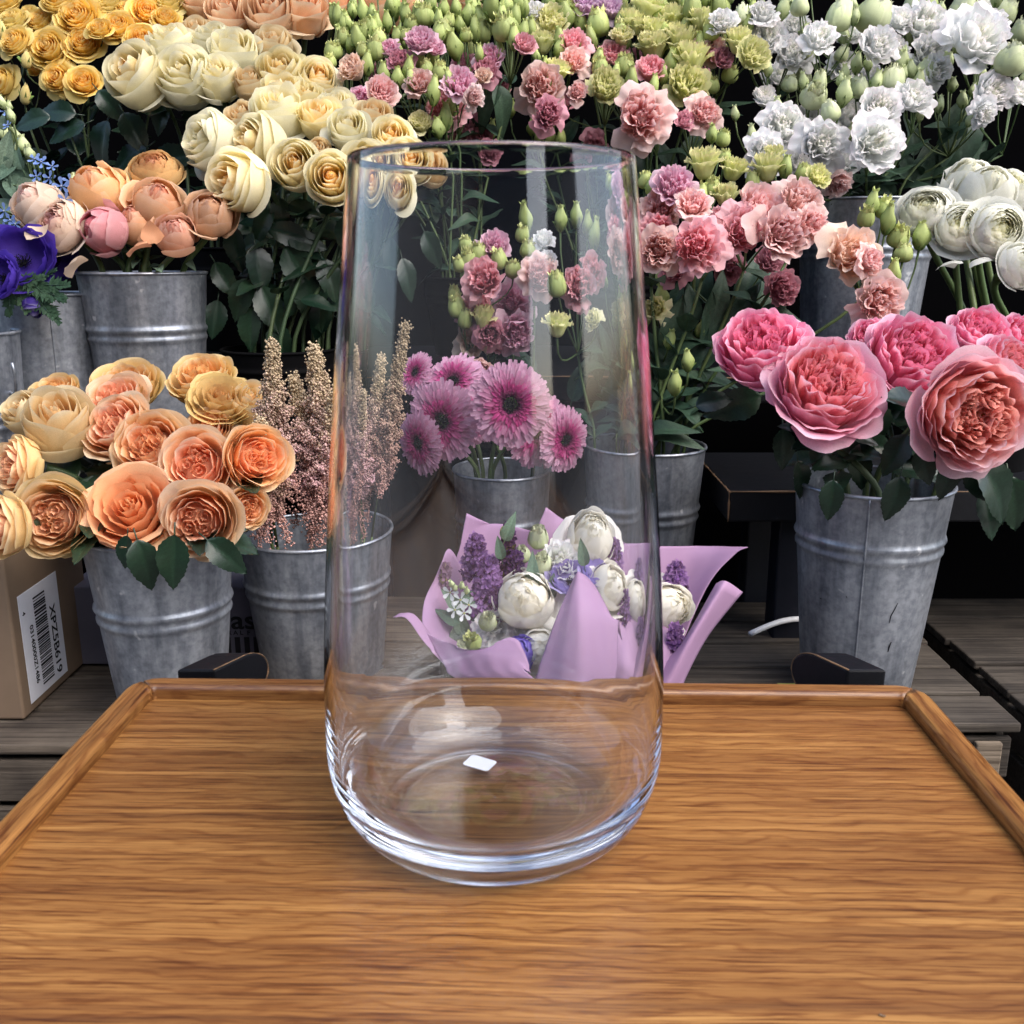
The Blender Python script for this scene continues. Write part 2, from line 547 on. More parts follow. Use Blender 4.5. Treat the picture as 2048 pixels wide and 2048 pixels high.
bk('lisleft', 'bucket', 930, 560, 1.86, .19, .14, 'black bucket in shadow under the mauve lisianthus', **kw)
bk('lisright', 'bucket', 1265, 540, 1.90, .21, .16, 'black bucket in shadow under the frilled pink lisianthus', **kw)
bk('lisvase', 'bucket', 1010, 840, 1.62, .14, .20, 'black bucket in shadow behind the gerberas', **kw)
bk('blue', 'bucket', -10, 470, 1.66, .17, .24, 'black bucket in shadow under the blue star flowers', **kw)

# ------------------------------------------------------------------ tray table
YAW = R(-1.35)
tray = empty('serving_tray', (P(1040, 1375, .55).x, .53, 0), 'brown oak tray with raised mitred rim carrying the glass vase', 'tray')
tray.rotation_euler = (0, 0, YAW)
TW, TD = .345, .262
m = MB(); m.box(-TW + .003, TW - .003, -TD + .003, TD - .003, -.016, 0)
obj('panel', m.mesh('tray_panel', M['oak'], False), tray)
# rim swept round the tray, cut at the mitres
CS = []
hw_, z0_, z1_ = .0105, -.020, .0135
for (cx, cz, a0) in ((hw_ - .005, z1_ - .006, 0), (-hw_ + .006, z1_ - .007, 90)):
    rr = .005 if a0 == 0 else .006
    for i in range(6):
        a = R(a0 + 90 * i / 5)
        CS.append((cx + rr * math.cos(a), cz + rr * math.sin(a)))
CS += [(-hw_, z0_), (hw_, z0_)]
def sweep(m, pts):
    n = len(pts); k = len(CS); vs = []
    for i, p in enumerate(pts):
        d0 = (pts[i] - pts[i - 1]).normalized() if i else None
        d1 = (pts[i + 1] - pts[i]).normalized() if i < n - 1 else None
        d = (d0 or d1) if (d0 is None or d1 is None) else (d0 + d1).normalized()
        nn = Vector((d.y, -d.x, 0))       # to the right of travel = outward when going counter-clockwise
        s = 1.0
        if d0 is not None and d1 is not None:
            s = 1 / max(.4, math.cos(d0.angle(d1) / 2))
        for (o_, z_) in CS:
            vs.append(p + nn * o_ * s + Vector((0, 0, z_)))
    fs = []
    for i in range(n - 1):
        for j in range(k):
            q = (j + 1) % k
            fs.append((i * k + j, (i + 1) * k + j, (i + 1) * k + q, i * k + q))
    fs.append(tuple(range(k))); fs.append(tuple((n - 1) * k + j for j in range(k))[::-1])
    m.add(vs, fs)
def corner(cx, cy, a0, rad=.0155):
    return [Vector((cx + rad * math.cos(R(a0 + t)), cy + rad * math.sin(R(a0 + t)), 0)) for t in (0, 22.5, 45, 67.5, 90)]
rd = .0155
ix, iy = TW - .0105 - rd, TD - .0105 - rd
c_br, c_tr, c_tl, c_bl = corner(ix, -iy, -90), corner(ix, iy, 0), corner(-ix, iy, 90), corner(-ix, -iy, 180)
for nm, a, b, mt in (('side_rim', c_br, c_tr, 'oak_y'), ('back_rim', c_tr, c_tl, 'oak_x'), ('side_rim', c_tl, c_bl, 'oak_y'), ('front_rim', c_bl, c_br, 'oak_x')):
    sg = (b[2] - a[2]).normalized() * .0006
    m = MB(); sweep(m, [a[2] + sg, a[3], a[4], b[0], b[1], b[2] - sg])
    obj(nm, m.mesh('tray_rim', M[mt], True), tray)
for o in tray.children:
    for p in o.data.polygons:
        if len(p.vertices) > 4: p.use_smooth = False

# black folding stand below the tray, the rounded ends of its arms show behind it
st = empty('folding_stand', (0, .55, -.80), 'black folding stand under the oak tray, rounded arm ends showing behind it', 'stand')
def dbar(m, x0, x1, yc, zc, hh, hd, slant):
    """bar along x, D-shaped in section, its far end rounded"""
    n = 14
    sec = []
    for i in range(n):
        a = math.pi * i / (n - 1) - math.pi / 2
        sec.append((hd * math.cos(a) * .9 + hd * .1, hh * math.sin(a)))
    sec += [(-hd, hh), (-hd, -hh)]
    ks = len(sec)
    vs = []
    for x in (x0, x1):
        for (y, z) in sec:
            vs.append((x + slant * y, yc + y, zc + z))
    fs = [(j, (j + 1) % ks, ks + (j + 1) % ks, ks + j) for j in range(ks)]
    fs += [tuple(range(ks))[::-1], tuple(ks + j for j in range(ks))]
    m.add(vs, fs)
for sx, (ua, ub) in ((1, (408, 482)), (-1, (1716, 1640))):
    pa, pb = P(ua, 1362, .838), P(ub, 1362, .838)
    m = MB()
    dbar(m, min(pa.x, pb.x), max(pa.x, pb.x), (.846 - .55), .80 - .012, .023, .030, .55 * sx)
    bevel(obj('arm', m.mesh('stand_arm', M['black_wood'], False), st), .002)
    e = MB()
    xe = pb.x
    q = []
    for i in range(22):
        a = math.pi * i / 21 - math.pi / 2
        y = .030 * math.cos(a) * .9 + .003; z = .023 * math.sin(a)
        q.append(Vector((xe + .55 * sx * y + sx * .0004 - sx * .001, .846 - .55 + y, .80 - .012 + z)))
    q = [Vector((xe - sx * .001 - .55 * sx * .030, .846 - .55 - .030, .80 - .012 + .023))] + q[::-1]
    e.tube(q, np.clip(rng.normal(.0006, .0003, len(q)), .0002, .0011), 5)
    obj('worn_edge', e.mesh('arm_edge', M['worn_edge']), st)
for sx in (-1, 1):
    for a in (-1, 1):
        m = MB()
        m.tube([Vector((sx * .29 - .0, -a * .22, .0)), Vector((sx * .29, a * .22, .76))], .015, 8)
        obj('leg', m.mesh('stand_leg', M['black_wood']), st)
    m = MB(); m.box(sx * .29 - .015, sx * .29 + .015, -.25, .30, .757, .778)
    obj('rail', m.mesh('stand_rail', M['black_wood'], False), st)

# ------------------------------------------------------------------ the glass vase
def glass():
    t = NT('clear_glass')
    t.t.nodes.remove(t.b)
    gl = t.n('BsdfGlass', Roughness=0.0, IOR=1.5)
    gl.inputs['Color'].default_value = (.985, .992, 1, 1)
    t.l(gl.outputs[0], t.out.inputs['Surface'])
    return t.m
M['glass'] = glass()
VD = .60
vx = -.0118
VPROF = [(316, 289), (420, 296), (530, 302), (640, 310), (760, 318), (880, 324), (1000, 330), (1120, 335), (1240, 338.5), (1360, 340), (1440, 338)]
outer = []
for v, hwp in VPROF:
    Rr = .1
    for _ in range(12):
        Yt = VD - Rr * Rr / VD
        p = P(1024, v, Yt)
        dep = (p - Vector((0, 0, CAMZ))).dot(FWD)
        x_at = hwp / F * dep / Yt               # tangent of the half angle in plan
        Rr = VD * math.sin(math.atan(x_at))
    outer.append((Rr, P(1024, v, VD - Rr * Rr / VD).z))
outer = outer[::-1]                              # bottom to top
zt = outer[0][1]; rt = outer[0][0]
foot = .075
low = []
for z in np.r_[0, .00015, .0004, .0008, .0014, .0022, .0032, .0045, np.linspace(.006, zt, 70)]:
    q_ = min(1, z / .062)
    body = foot + (rt - foot) * (1 - (1 - q_) ** 2.0) ** .5
    low.append((body, z))
outer_full = [(.0002, .0012), (foot * .7, .0012), (foot * .93, .0002)] + low[:-1] + outer
# resample smoothly
oz = np.array(outer_full)
d = np.r_[0, np.cumsum(np.hypot(*np.diff(oz, axis=0).T))]
H_ = outer[-1][1]
def rad_at(z):
    k = [(r, zz) for r, zz in low[:-1] + outer]
    return np.interp(z, [b for a, b in k], [a for a, b in k])
zs = np.r_[[.0002, .0005, .001, .0017, .0026, .0038, .0053], np.linspace(.007, zt, 60), np.linspace(zt, H_, 70)[1:]]
Ro = np.array([rad_at(z) for z in zs])
for _ in range(2):
    Ro[7:-1] = (Ro[6:-2] + 2 * Ro[7:-1] + Ro[8:]) / 4
for _ in range(0):
    Ro[1:-1] = (Ro[:-2] + 2 * Ro[1:-1] + Ro[2:]) / 4
base_t = .009
wall = lambda z: .0028 + .0022 * np.exp(-z / .2) + .0030 * np.exp(-z / .06)
FIL = .052
iz = np.linspace(base_t + FIL, H_, 90)
Ri = np.array([np.interp(z, zs, Ro) - wall(z) for z in iz])
r_i0 = Ri[0]
inn = []
for i in range(34):
    a = math.pi / 2 * i / 33
    inn.append((.058 + (r_i0 - .058) * math.sin(a), base_t + FIL * (1 - math.cos(a))))
inner = [(.0002, base_t + .0015), (.03, base_t + .0006), (.05, base_t + .0001)] + inn[:-1] + list(zip(Ri, iz))
rim_r = (Ro[-1] + Ri[-1]) / 2
rw = (Ro[-1] - Ri[-1]) / 2
zz_ = H_ - .0006
zs = np.insert(zs, -1, zz_); Ro = np.insert(Ro, -1, np.interp(zz_, zs[:-2].tolist() + [H_], Ro.tolist()))
iz = np.insert(iz, -1, zz_); Ri = np.insert(Ri, -1, np.interp(zz_, iz[:-2].tolist() + [H_], Ri.tolist()))
lip = [(rim_r + rw * math.cos(R(t)), H_ + rw * math.sin(R(t))) for t in (30, 60, 90, 120, 150)]
prof = [(.0002, .0010), (foot * .6, .0008), (foot * .9, .0003)] + list(zip(Ro, zs)) + lip + inner[::-1]
VASE = empty('glass_vase', (vx, VD, .0003), 'tall clear glass vase with rounded base standing on the oak tray', 'vase')
m = MB(); m.lathe(prof, 224)
obj('vase_body', m.mesh('vase_body', M['glass']), VASE)
sp = P(955, 1509, .63)
m = MB()
sc_ = .0125
q = []
hwx, hwy, rr = .0108, .0078, .0025
for (sx, sy, a0) in ((1, 1, 0), (-1, 1, 90), (-1, -1, 180), (1, -1, 270)):
    for i in range(5):
        a = R(a0 + 22.5 * i)
        q.append((sx * (hwx - rr) + rr * math.cos(a), sy * (hwy - rr) + rr * math.sin(a)))
n = len(q)
m.add([(x, y, 0) for x, y in q] + [(x, y, .0004) for x, y in q], [tuple(range(n))[::-1], tuple(range(n, 2 * n))] + [(i, (i + 1) % n, n + (i + 1) % n, n + i) for i in range(n)])
so = obj('sticker', m.mesh('sticker', M['sticker'], False), VASE)
so.location = (-.012, .045, base_t + .0022)
so.rotation_euler = (0, 0, R(-28))

# ------------------------------------------------------------------ boxes and small things
cb = P(50, 1442, 1.075)
bx = empty('cardboard_box', (cb.x, cb.y, ZC + .002), 'brown cardboard box with a white barcode label on its side', 'box')
bh = .215
m = MB(); m.box(-.40, 0, 0, .20, 0, bh)
bevel(obj('carton', m.mesh('carton', M['card'], False), bx), .003)
lab = MB(); lab.box(.0006, .0012, .018, .118, .012, .150)
# label lies on the side, turned a quarter
lb = obj('barcode_label', lab.mesh('barcode_label', M['sticker'], False), bx)
bars = MB()
bz = .022
r2 = random.Random(5)
while bz < .137:
    wd_ = r2.choice((.0009, .0014, .0022, .003))
    bars.box(.0013, .0016, .052, .082, bz, bz + wd_)
    bz += wd_ + r2.choice((.0009, .0012, .0018, .0024))
obj('barcode', bars.mesh('barcode', M['ink'], False), lb)
def text(s, size, mat, parent, loc, rot, name='lettering', bold=0, sx=1.0):
    c = bpy.data.curves.new(name, 'FONT')
    c.body = s; c.size = size; c.offset = bold; c.extrude = .0001
    c.align_x = 'LEFT'
    c.materials.append(mat)
    tmp = bpy.data.objects.new(name, c); COL.objects.link(tmp)
    bpy.context.view_layer.update()
    me = bpy.data.meshes.new_from_object(tmp.evaluated_get(bpy.context.evaluated_depsgraph_get()))
    bpy.data.objects.remove(tmp)
    me.name = name
    o = obj(name, me, parent)
    o.location = loc; o.rotation_euler = rot
    o.scale = (sx, 1, 1)
    return o
# text reads downwards on the face that looks to +x
rot_down = Matrix(((0, 0, 1), (0, 1, 0), (-1, 0, 0))).to_euler()
text('XPZ5B619', .0195, M['ink'], lb, (.0014, .0905, .112), rot_down, bold=.0003, sx=1.08)
text('03140000Z1486', .0115, M['ink'], lb, (.0014, .037, .106), rot_down, bold=.0002)
text('4', .010, M['ink'], lb, (.0014, .024, .128), rot_down, bold=.0002)
dkp = P(470, 1330, 1.24)
dk = empty('printed_box', (dkp.x, 1.24, ZC + .002), 'dark printed flower carton between the orange rose and astilbe buckets', 'box')
m = MB(); m.box(-.60 - dkp.x, -.340 - dkp.x, 0, .11, 0, .112)
bevel(obj('carton', m.mesh('dark_carton', M['card_dark'], False), dk), .002)
def onface(u, v):
    p = P(u, v, 1.24) - Vector((dkp.x, 1.24, ZC + .002))
    return p
pt = onface(464, 1257)
text('as', .037, M['ink'], dk, (pt.x - .001, -.0006, pt.z), (R(90), 0, 0), bold=.0006, sx=1.15)
pt = onface(452, 1269)
text('R A L  F', .0085, M['ink'], dk, (pt.x + .002, -.0006, pt.z), (R(90), 0, 0), bold=.0002, sx=1.1)
m = MB()
za, zb = onface(460, 1330).z, onface(460, 1274).z
for i in range(-8, 3):
    x_ = pt.x + .0115 + .0128 * i
    m.box(x_, x_ + .0072, -.0008, -.0003, za, zb)
obj('bar_print', m.mesh('bar_print', M['ink'], False), dk)
# dark scrapes on the front of the large bucket
c_, d_ = B['pinkrose']
pr_bucket = [o for o in bpy.data.objects if o.name == 'bucket'][0]
def on_bucket(u, v):
    lo, hi = c_.y - .12, c_.y
    for _ in range(30):
        mid = (lo + hi) / 2
        p = P(u, v, mid)
        zz_b = (p.z - (c_.z - .268)) / .268
        r_ = d_ / 2 * .72 + d_ / 2 * .28 * max(0, zz_b) ** .95 + .0004
        if math.hypot(p.x - c_.x, p.y - c_.y) > r_: lo = mid
        else: hi = mid
    return P(u, v, lo)
for path_, w_ in ((((1796, 1206), (1790, 1218), (1782, 1232), (1779, 1246)), .0006), (((1783, 1284), (1779, 1292), (1776, 1304)), .0011), (((1640, 1196), (1643, 1198)), .0012), (((1692, 1192), (1694, 1196)), .0008)):
    m = MB()
    m.tube([on_bucket(*q) - pr_bucket.location for q in path_], [w_ * .4] + [w_] * (len(path_) - 2) + [w_ * .4], 5)
    obj('scrape', m.mesh('scrape', M['ink']), pr_bucket)
m = MB()
q = [P(1500 + 110 * t, 1268 - 30 * math.sin(t * 1.75), 1.30 + .05 * t) for t in np.linspace(0, 1, 14)]
q += [q[-1] + Vector((.03, .05, -.01)), q[-1] + Vector((.08, .14, -.05))]
m.tube(q, .0042, 10)
cab = obj('cable', m.mesh('cable', M['white_plastic'])); tag(cab, 'white cable curving behind the pink rose bucket near the crate boards', 'cable')
p = P(1578, 1333, 1.17); p.z = ZC + .002
m = MB()
A_ = np.linspace(0, 2 * math.pi, 12, endpoint=False)
vs = [(.013 * math.cos(t) * (1 + .15 * math.sin(3 * t)), .008 * math.sin(t), .002 + .0015 * math.cos(2 * t)) for t in A_]
m.add(vs, [tuple(range(12))])
fl = obj('fallen_leaf', m.mesh('fallen_leaf', plain('yellow_leaf', (.30, .30, .08), .6))); fl.location = p
tag(fl, 'small yellow green fallen leaf on the crate beside the pink rose bucket', 'leaf')
for (u, v, sz, lab) in ((1688, 1402, .0034, 'pale paper shred on the tray by the back rim'), (1764, 2032, .0022, 'small pale crumb near the front of the tray')):
    ang_ = math.radians(14.6) + math.atan((v - 1024) / F)
    p = P(u, v, CAMZ / math.tan(ang_)); p.z = .0008
    m = MB()
    for k_ in range(5):
        m.blob(rng.normal(0, sz * .35, 3) * np.array([1, 1, .2]), sz * .45, (1, 1, 1), (1, .7, .45))
    o_ = obj('crumb', m.mesh('crumb', M['card'])); o_.location = p; tag(o_, lab, 'crumb')
# ------------------------------------------------------------------ the fronts across the street (they show only as reflections in the vase)
for (x0, x1, y0, y1, h, lab) in ((-30, 4.5, -9.5, -8, 7.0, 'grey house front across the street, reflected in the vase'), (9.3, 22, -9.5, -8, 6.4, 'second grey house front across the street, past the gap')):
    m = MB(); m.box(x0, x1, y0, y1, -.80, h)
    o = obj('house', m.mesh('house', M['render_grey'], False)); tag(o, lab, 'house')
# ------------------------------------------------------------------ petals and blooms
def petal(mb, phi, W, Rr, H, tip, curl, c0, c1, ns=7, nt=8, ruf=0, rf=3., notch=.22, cx=0, cy=0, z0=0, fringe=0, lean=0, base=.05, belly=1.06, edge=None, point=0):
    """one petal wrapped round the flower axis: bezier profile out and up, rounded outline, rolled tip"""
    S, T = np.meshgrid(np.linspace(-1, 1, ns), np.linspace(0, 1, nt))
    tau = T * (1 - notch * np.abs(S) ** 2.6 - point * np.abs(S))
    p0, p1, p2, p3 = (Rr * base, 0), (Rr * belly, .0), (Rr * (belly + .02), H * .6), (Rr * tip, H)
    b = [(1 - tau) ** 3, 3 * (1 - tau) ** 2 * tau, 3 * (1 - tau) * tau ** 2, tau ** 3]
    r = sum(k * q[0] for k, q in zip(b, (p0, p1, p2, p3)))
    z = sum(k * q[1] for k, q in zip(b, (p0, p1, p2, p3)))
    k = np.clip((tau - .62) / .38, 0, 1) ** 2
    r = r + curl * k
    z = z - curl * .75 * k * np.clip(curl * 4, .3, 1.3)
    r = r + curl * .5 * np.abs(S) ** 3 * k
    wav = tau ** 2 * (np.sin(rf * S * math.pi + rng.uniform(0, 6.3)) + .5 * np.sin(rf * 1.9 * S * math.pi + rng.uniform(0, 6.3)))
    r = r + ruf * wav
    z = z + ruf * .5 * tau ** 2 * np.cos(rf * 1.3 * S * math.pi + rng.uniform(0, 6.3))
    jit = rng.normal(0, 1, S.shape) * tau ** 2
    r = r + jit * (.0018 + fringe * .22)
    z = z + rng.normal(0, 1, S.shape) * tau ** 4 * fringe
    th = phi + W * S * (1 + .06 * rng.normal()) 
    X = r * np.cos(th) + cx + lean * math.cos(phi) * z
    Y = r * np.sin(th) + cy + lean * math.sin(phi) * z
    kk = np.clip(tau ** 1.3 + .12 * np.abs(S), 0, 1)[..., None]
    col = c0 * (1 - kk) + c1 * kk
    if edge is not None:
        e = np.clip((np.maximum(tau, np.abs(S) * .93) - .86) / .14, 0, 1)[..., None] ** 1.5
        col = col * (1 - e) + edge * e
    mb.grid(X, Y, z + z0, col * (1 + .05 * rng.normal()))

def layers(mb, L, pal, jit=.3, **kw):
    """L: (n, R, H, tip, curl, W) from the outside in; pal: list of colours from outside to inside"""
    n = len(L)
    for i, l in enumerate(L):
        cnt, Rr, H, tip, curl, W = l[:6]
        t = i / max(1, n - 1) * (len(pal) - 1)
        a = int(min(t, len(pal) - 2)); f = t - a
        c = pal[a] * (1 - f) + pal[a + 1] * f
        ph = rng.uniform(0, 6.3)
        for k in range(cnt):
            s = 1 + rng.normal() * .035
            petal(mb, ph + 2 * math.pi * k / cnt + rng.normal() * jit / cnt * 2, W * (1 + .1 * rng.normal()), Rr * s, H * (1 + .045 * rng.normal()), tip * (1 + .03 * rng.normal()),
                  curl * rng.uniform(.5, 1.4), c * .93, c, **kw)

def fill_dome(mb, r, z0, z1, col):  # filler dome added inside blooms; its petal colour reflects light into dark hollows
    t = np.linspace(0, math.pi / 2, 7)
    mb.lathe([(r * math.cos(k) + .0005, z0 + (z1 - z0) * math.sin(k)) for k in t], 14, col)

def calyx(mb, r, h, col, n=5, spread=.35, z=0):
    for k in range(n):
        petal(mb, 2 * math.pi * k / n + rng.normal() * .1, .32, r, h, .9, spread * rng.uniform(.3, 1.2), col, col, 3, 6, notch=.0, point=.5, z0=z)

G_CAL = hx('6F8A4A')
def finish(mb, name, mat, H):
    for a in mb.v: a[:, 2] -= H * .5
    return mb.mesh(name, mat)

def tea(pal, H=.98):
    mb = MB()
    fill_dome(mb, .16, .4, .90 * H, pal[-1])
    layers(mb, [(2, .50, .60 * H, 1.0, .22, 1.0), (3, .495, .85 * H, .92, .14, 1.15), (3, .475, .94 * H, .86, .11, 1.2), (4, .42, .985 * H, .80, .09, 1.05), (4, .33, H, .76, .07, 1.1), (4, .24, .99 * H, .78, .04, 1.2), (3, .155, .98 * H, .78, .02, 1.4), (3, .08, .965 * H, .6, 0, 1.6)],
           pal, jit=.7, ns=13, nt=12, ruf=.010, rf=1.4, notch=.26, belly=1.18,
           edge=pal[0] * .5 + np.array([.47, .45, .36]))
    return finish(mb, 'rose_bloom', M['petal'], H)

def quarter(mb, pal, r0, zlo, H, nq=5, nk=4, ruf=.02):
    for q in range(nq):
        a = 2 * math.pi * q / nq + rng.normal() * .15
        for k in range(nk):
            rr = .13 * (k + .6) / nk
            for sgn in (0, math.pi):
                f = k / max(1, nk - 1)
                c = pal[-1] * (1 - f * .6) + pal[-2] * f * .6
                petal(mb, a + sgn + rng.normal() * .2, 1.35, rr, H * (1 + .06 * rng.normal()), .95, .015, c * .9, c, 7, 6, ruf=ruf, cx=r0 * math.cos(a), cy=r0 * math.sin(a), z0=zlo, notch=.12)

def garden(pal, H=.60, deep=.0, ruf=.013, frill=0):
    mb = MB()
    fill_dome(mb, .34, .14, .455, pal[-1])
    layers(mb, [(4, .51, .40 * H / .6, 1.0, .13, .82), (5, .50, .51 * H / .6, .96, .11, .76), (5, .455, .565 * H / .6, .94, .08, .78), (5, .395, .59 * H / .6, .93, .07, .78), (5, .325, .60 * H / .6, .93, .06, .78), (6, .25, .60 * H / .6, .94, .04, .7)],
           pal, jit=.7, ns=13, nt=9, ruf=ruf, rf=1.5, notch=.2, fringe=frill, edge=pal[0] * .6 + np.array([.38, .33, .27]))
    quarter(mb, pal, .135, .24, H * .58 - deep, 4, 2, ruf)
    layers(mb, [(5, .07, H * .86 - deep, .9, .01, .8), (4, .035, H * .84 - deep, .8, 0, 1.1)], pal[-2:], ns=5, nt=6, ruf=.01)
    return finish(mb, 'rose_bloom', M['petal'], H)

def openrose(pal, H=.62):
    """half-open rose with a tight pointed centre and wide rolled guard petals"""
    mb = MB()
    fill_dome(mb, .1, .3, .5, pal[-1])
    layers(mb, [(4, .50, .42, 1.0, .13, .78), (5, .50, .52, 1.0, .20, .85), (5, .44, .58, 1.0, .16, .85), (5, .36, .60, .98, .11, .85), (4, .27, .62, .92, .06, 1.0), (4, .20, .63, .85, .04, 1.1), (3, .14, .64, .8, .03, 1.4), (3, .085, .64, .75, .01, 1.6), (2, .04, .64, .6, 0, 2.2)],
           pal, ns=9, nt=9, ruf=.012, notch=.18)
    return finish(mb, 'rose_bloom', M['petal'], H)

def spray_rose(pal, H=.62):
    mb = MB()
    edge = hx('F6DF9C')
    layers(mb, [(5, .53, .42, 1.05, .24, .8), (5, .49, .50, 1.0, .18, .8), (6, .42, .56, .98, .11, .75), (6, .35, .60, .95, .07, .75), (6, .28, .62, .93, .05, .75), (6, .21, .63, .9, .04, .8), (5, .14, .63, .85, .02, 1.0), (4, .08, .62, .8, .01, 1.2), (3, .04, .61, .6, 0, 1.6)],
           pal, ns=9, nt=8, ruf=.012, notch=.17, edge=edge)
    return finish(mb, 'rose_bloom', M['petal'], H)

def pinkgarden(pal, H=.66):
    mb = MB()
    fill_dome(mb, .38, .12, .46, pal[-1])
    layers(mb, [(4, .51, .36, .98, .16, .78), (5, .505, .46, .96, .13, .74), (5, .48, .54, .94, .11, .74), (6, .435, .60, .93, .08, .66), (6, .38, .63, .92, .07, .66), (7, .32, .64, .92, .05, .6)],
           pal, jit=.8, ns=15, nt=10, ruf=.024, rf=1.8, notch=.22, fringe=.003, edge=pal[0] * .6 + np.array([.4, .36, .4]))
    quarter(mb, pal, .20, .20, .43, 6, 3, .02)
    quarter(mb, pal, .08, .14, .42, 4, 2, .03)
    mb2 = []
    for k in range(26):
        a, r = rng.uniform(0, 6.3), rng.uniform(0, .035)
        mb.blob((r * math.cos(a), r * math.sin(a), .50 + rng.uniform(-.02, .02)), .011, hx('C9A35C'))
    return finish(mb, 'rose_bloom', M['petal'], H)

def ran_open(pal, H=.62, hole=hx('8A7A3A')):
    mb = MB()
    fill_dome(mb, .20, .30, .575, pal[-1])
    layers(mb, [(5, .53, .30, 1.05, .12, .75), (6, .52, .46, .92, .05, .7), (7, .50, .54, .80, .02, .62), (8, .475, .58, .74, .01, .56), (8, .44, .60, .70, .01, .54), (9, .40, .61, .68, .01, .5), (9, .36, .62, .66, 0, .48), (9, .32, .62, .64, 0, .48),
                (9, .28, .615, .62, 0, .48), (8, .24, .61, .6, 0, .5), (8, .20, .60, .6, 0, .5), (7, .16, .59, .6, 0, .55), (6, .12, .58, .6, 0, .6), (6, .08, .57, .6, 0, .65)], pal, ns=7, nt=8, ruf=.009, notch=.13, belly=1.15)
    for k in range(10):
        a, r = rng.uniform(0, 6.3), rng.uniform(0, .03)
        mb.blob((r * math.cos(a), r * math.sin(a), .55), .018, hole)
    return finish(mb, 'ranunculus_bloom', M['petal'], H)

def ran_globe(pal, H=.92):
    mb = MB()
    fill_dome(mb, .33, .4, .90, pal[-2])
    edge = pal[0] * .5 + .5
    for i, (cnt, Rr, hh, tip, curl, W) in enumerate([(3, .51, .62, .98, .10, .85), (3, .50, .80, .74, .07, 1.0), (4, .49, .90, .50, .05, 1.0), (4, .47, .93, .34, .04, 1.0), (5, .44, .94, .24, .03, .9), (5, .39, .94, .18, .02, .9), (5, .33, .935, .16, .02, .9), (5, .26, .93, .16, .01, 1.0), (4, .18, .92, .18, 0, 1.1)]):
        t = i / 8 * (len(pal) - 1); k0 = int(min(t, len(pal) - 2)); f = t - k0
        cc = pal[k0] * (1 - f) + pal[k0 + 1] * f
        ph = rng.uniform(0, 6.3)
        for k in range(cnt):
            petal(mb, ph + 2 * math.pi * k / cnt + rng.normal() * .25, W * rng.uniform(.75, 1.15), Rr * rng.uniform(.96, 1.07), hh * rng.uniform(.84, 1.05), tip * rng.uniform(.9, 1.2), curl * rng.uniform(.2, 2.2), cc * .92, cc,
                  9, 10, ruf=.014, notch=rng.uniform(.12, .26), belly=1.30, edge=cc * .6 + edge * .4)
    return finish(mb, 'ranunculus_bloom', M['petal'], H)

def peony(pal, H=.86):
    mb = MB()
    fill_dome(mb, .40, .35, .86, pal[0])
    for i, (cnt, Rr, hh, tip, curl, W) in enumerate([(3, .55, .30, 1.02, .16, .85), (4, .52, .58, .92, .08, .9), (5, .50, .78, .70, .05, .85), (6, .47, .86, .52, .05, .78), (6, .43, .89, .42, .05, .72), (7, .37, .90, .36, .04, .66), (7, .30, .90, .32, .04, .66), (6, .22, .90, .34, .03, .7), (5, .13, .89, .4, .02, .8)]):
        t = i / 8 * (len(pal) - 1); k0 = int(min(t, len(pal) - 2)); f = t - k0
        cc = pal[k0] * (1 - f) + pal[k0 + 1] * f
        ph = rng.uniform(0, 6.3)
        for k in range(cnt):
            petal(mb, ph + 2 * math.pi * k / cnt + rng.normal() * .3, W * rng.uniform(.7, 1.2), Rr * rng.uniform(.92, 1.08), hh * rng.uniform(.82, 1.06), tip * rng.uniform(.8, 1.3), curl * rng.uniform(.2, 2.4), cc * .95, cc,
                  11, 10, ruf=.022, rf=1.8, notch=rng.uniform(.12, .28), belly=1.26, fringe=.004)
    return finish(mb, 'peony_bloom', M['petal_white'], H)

def anemone(pal, H=.42):
    mb = MB()
    layers(mb, [(5, .54, .30, 1.05, .10, .72), (6, .50, .38, 1.0, .05, .66), (6, .44, .42, .98, .04, .6)], pal, ns=9, nt=8, ruf=.022, notch=.24)
    for k in range(70):
        a, r = rng.uniform(0, 6.3), .06 + .10 * rng.random()
        mb.tube([(r * .3 * math.cos(a), r * .3 * math.sin(a), .04), (r * math.cos(a), r * math.sin(a), .14)], .004, 3, hx('1C1830'))
        mb.blob((r * math.cos(a), r * math.sin(a), .145), .012, hx('14101E'))
    for k in range(60):
        a, r = rng.uniform(0, 6.3), .06 * math.sqrt(rng.random())
        mb.blob((r * math.cos(a), r * math.sin(a), .10 + .03 * (1 - r / .06)), .014, hx('12101A'))
    return finish(mb, 'anemone_bloom', M['petal'], H)

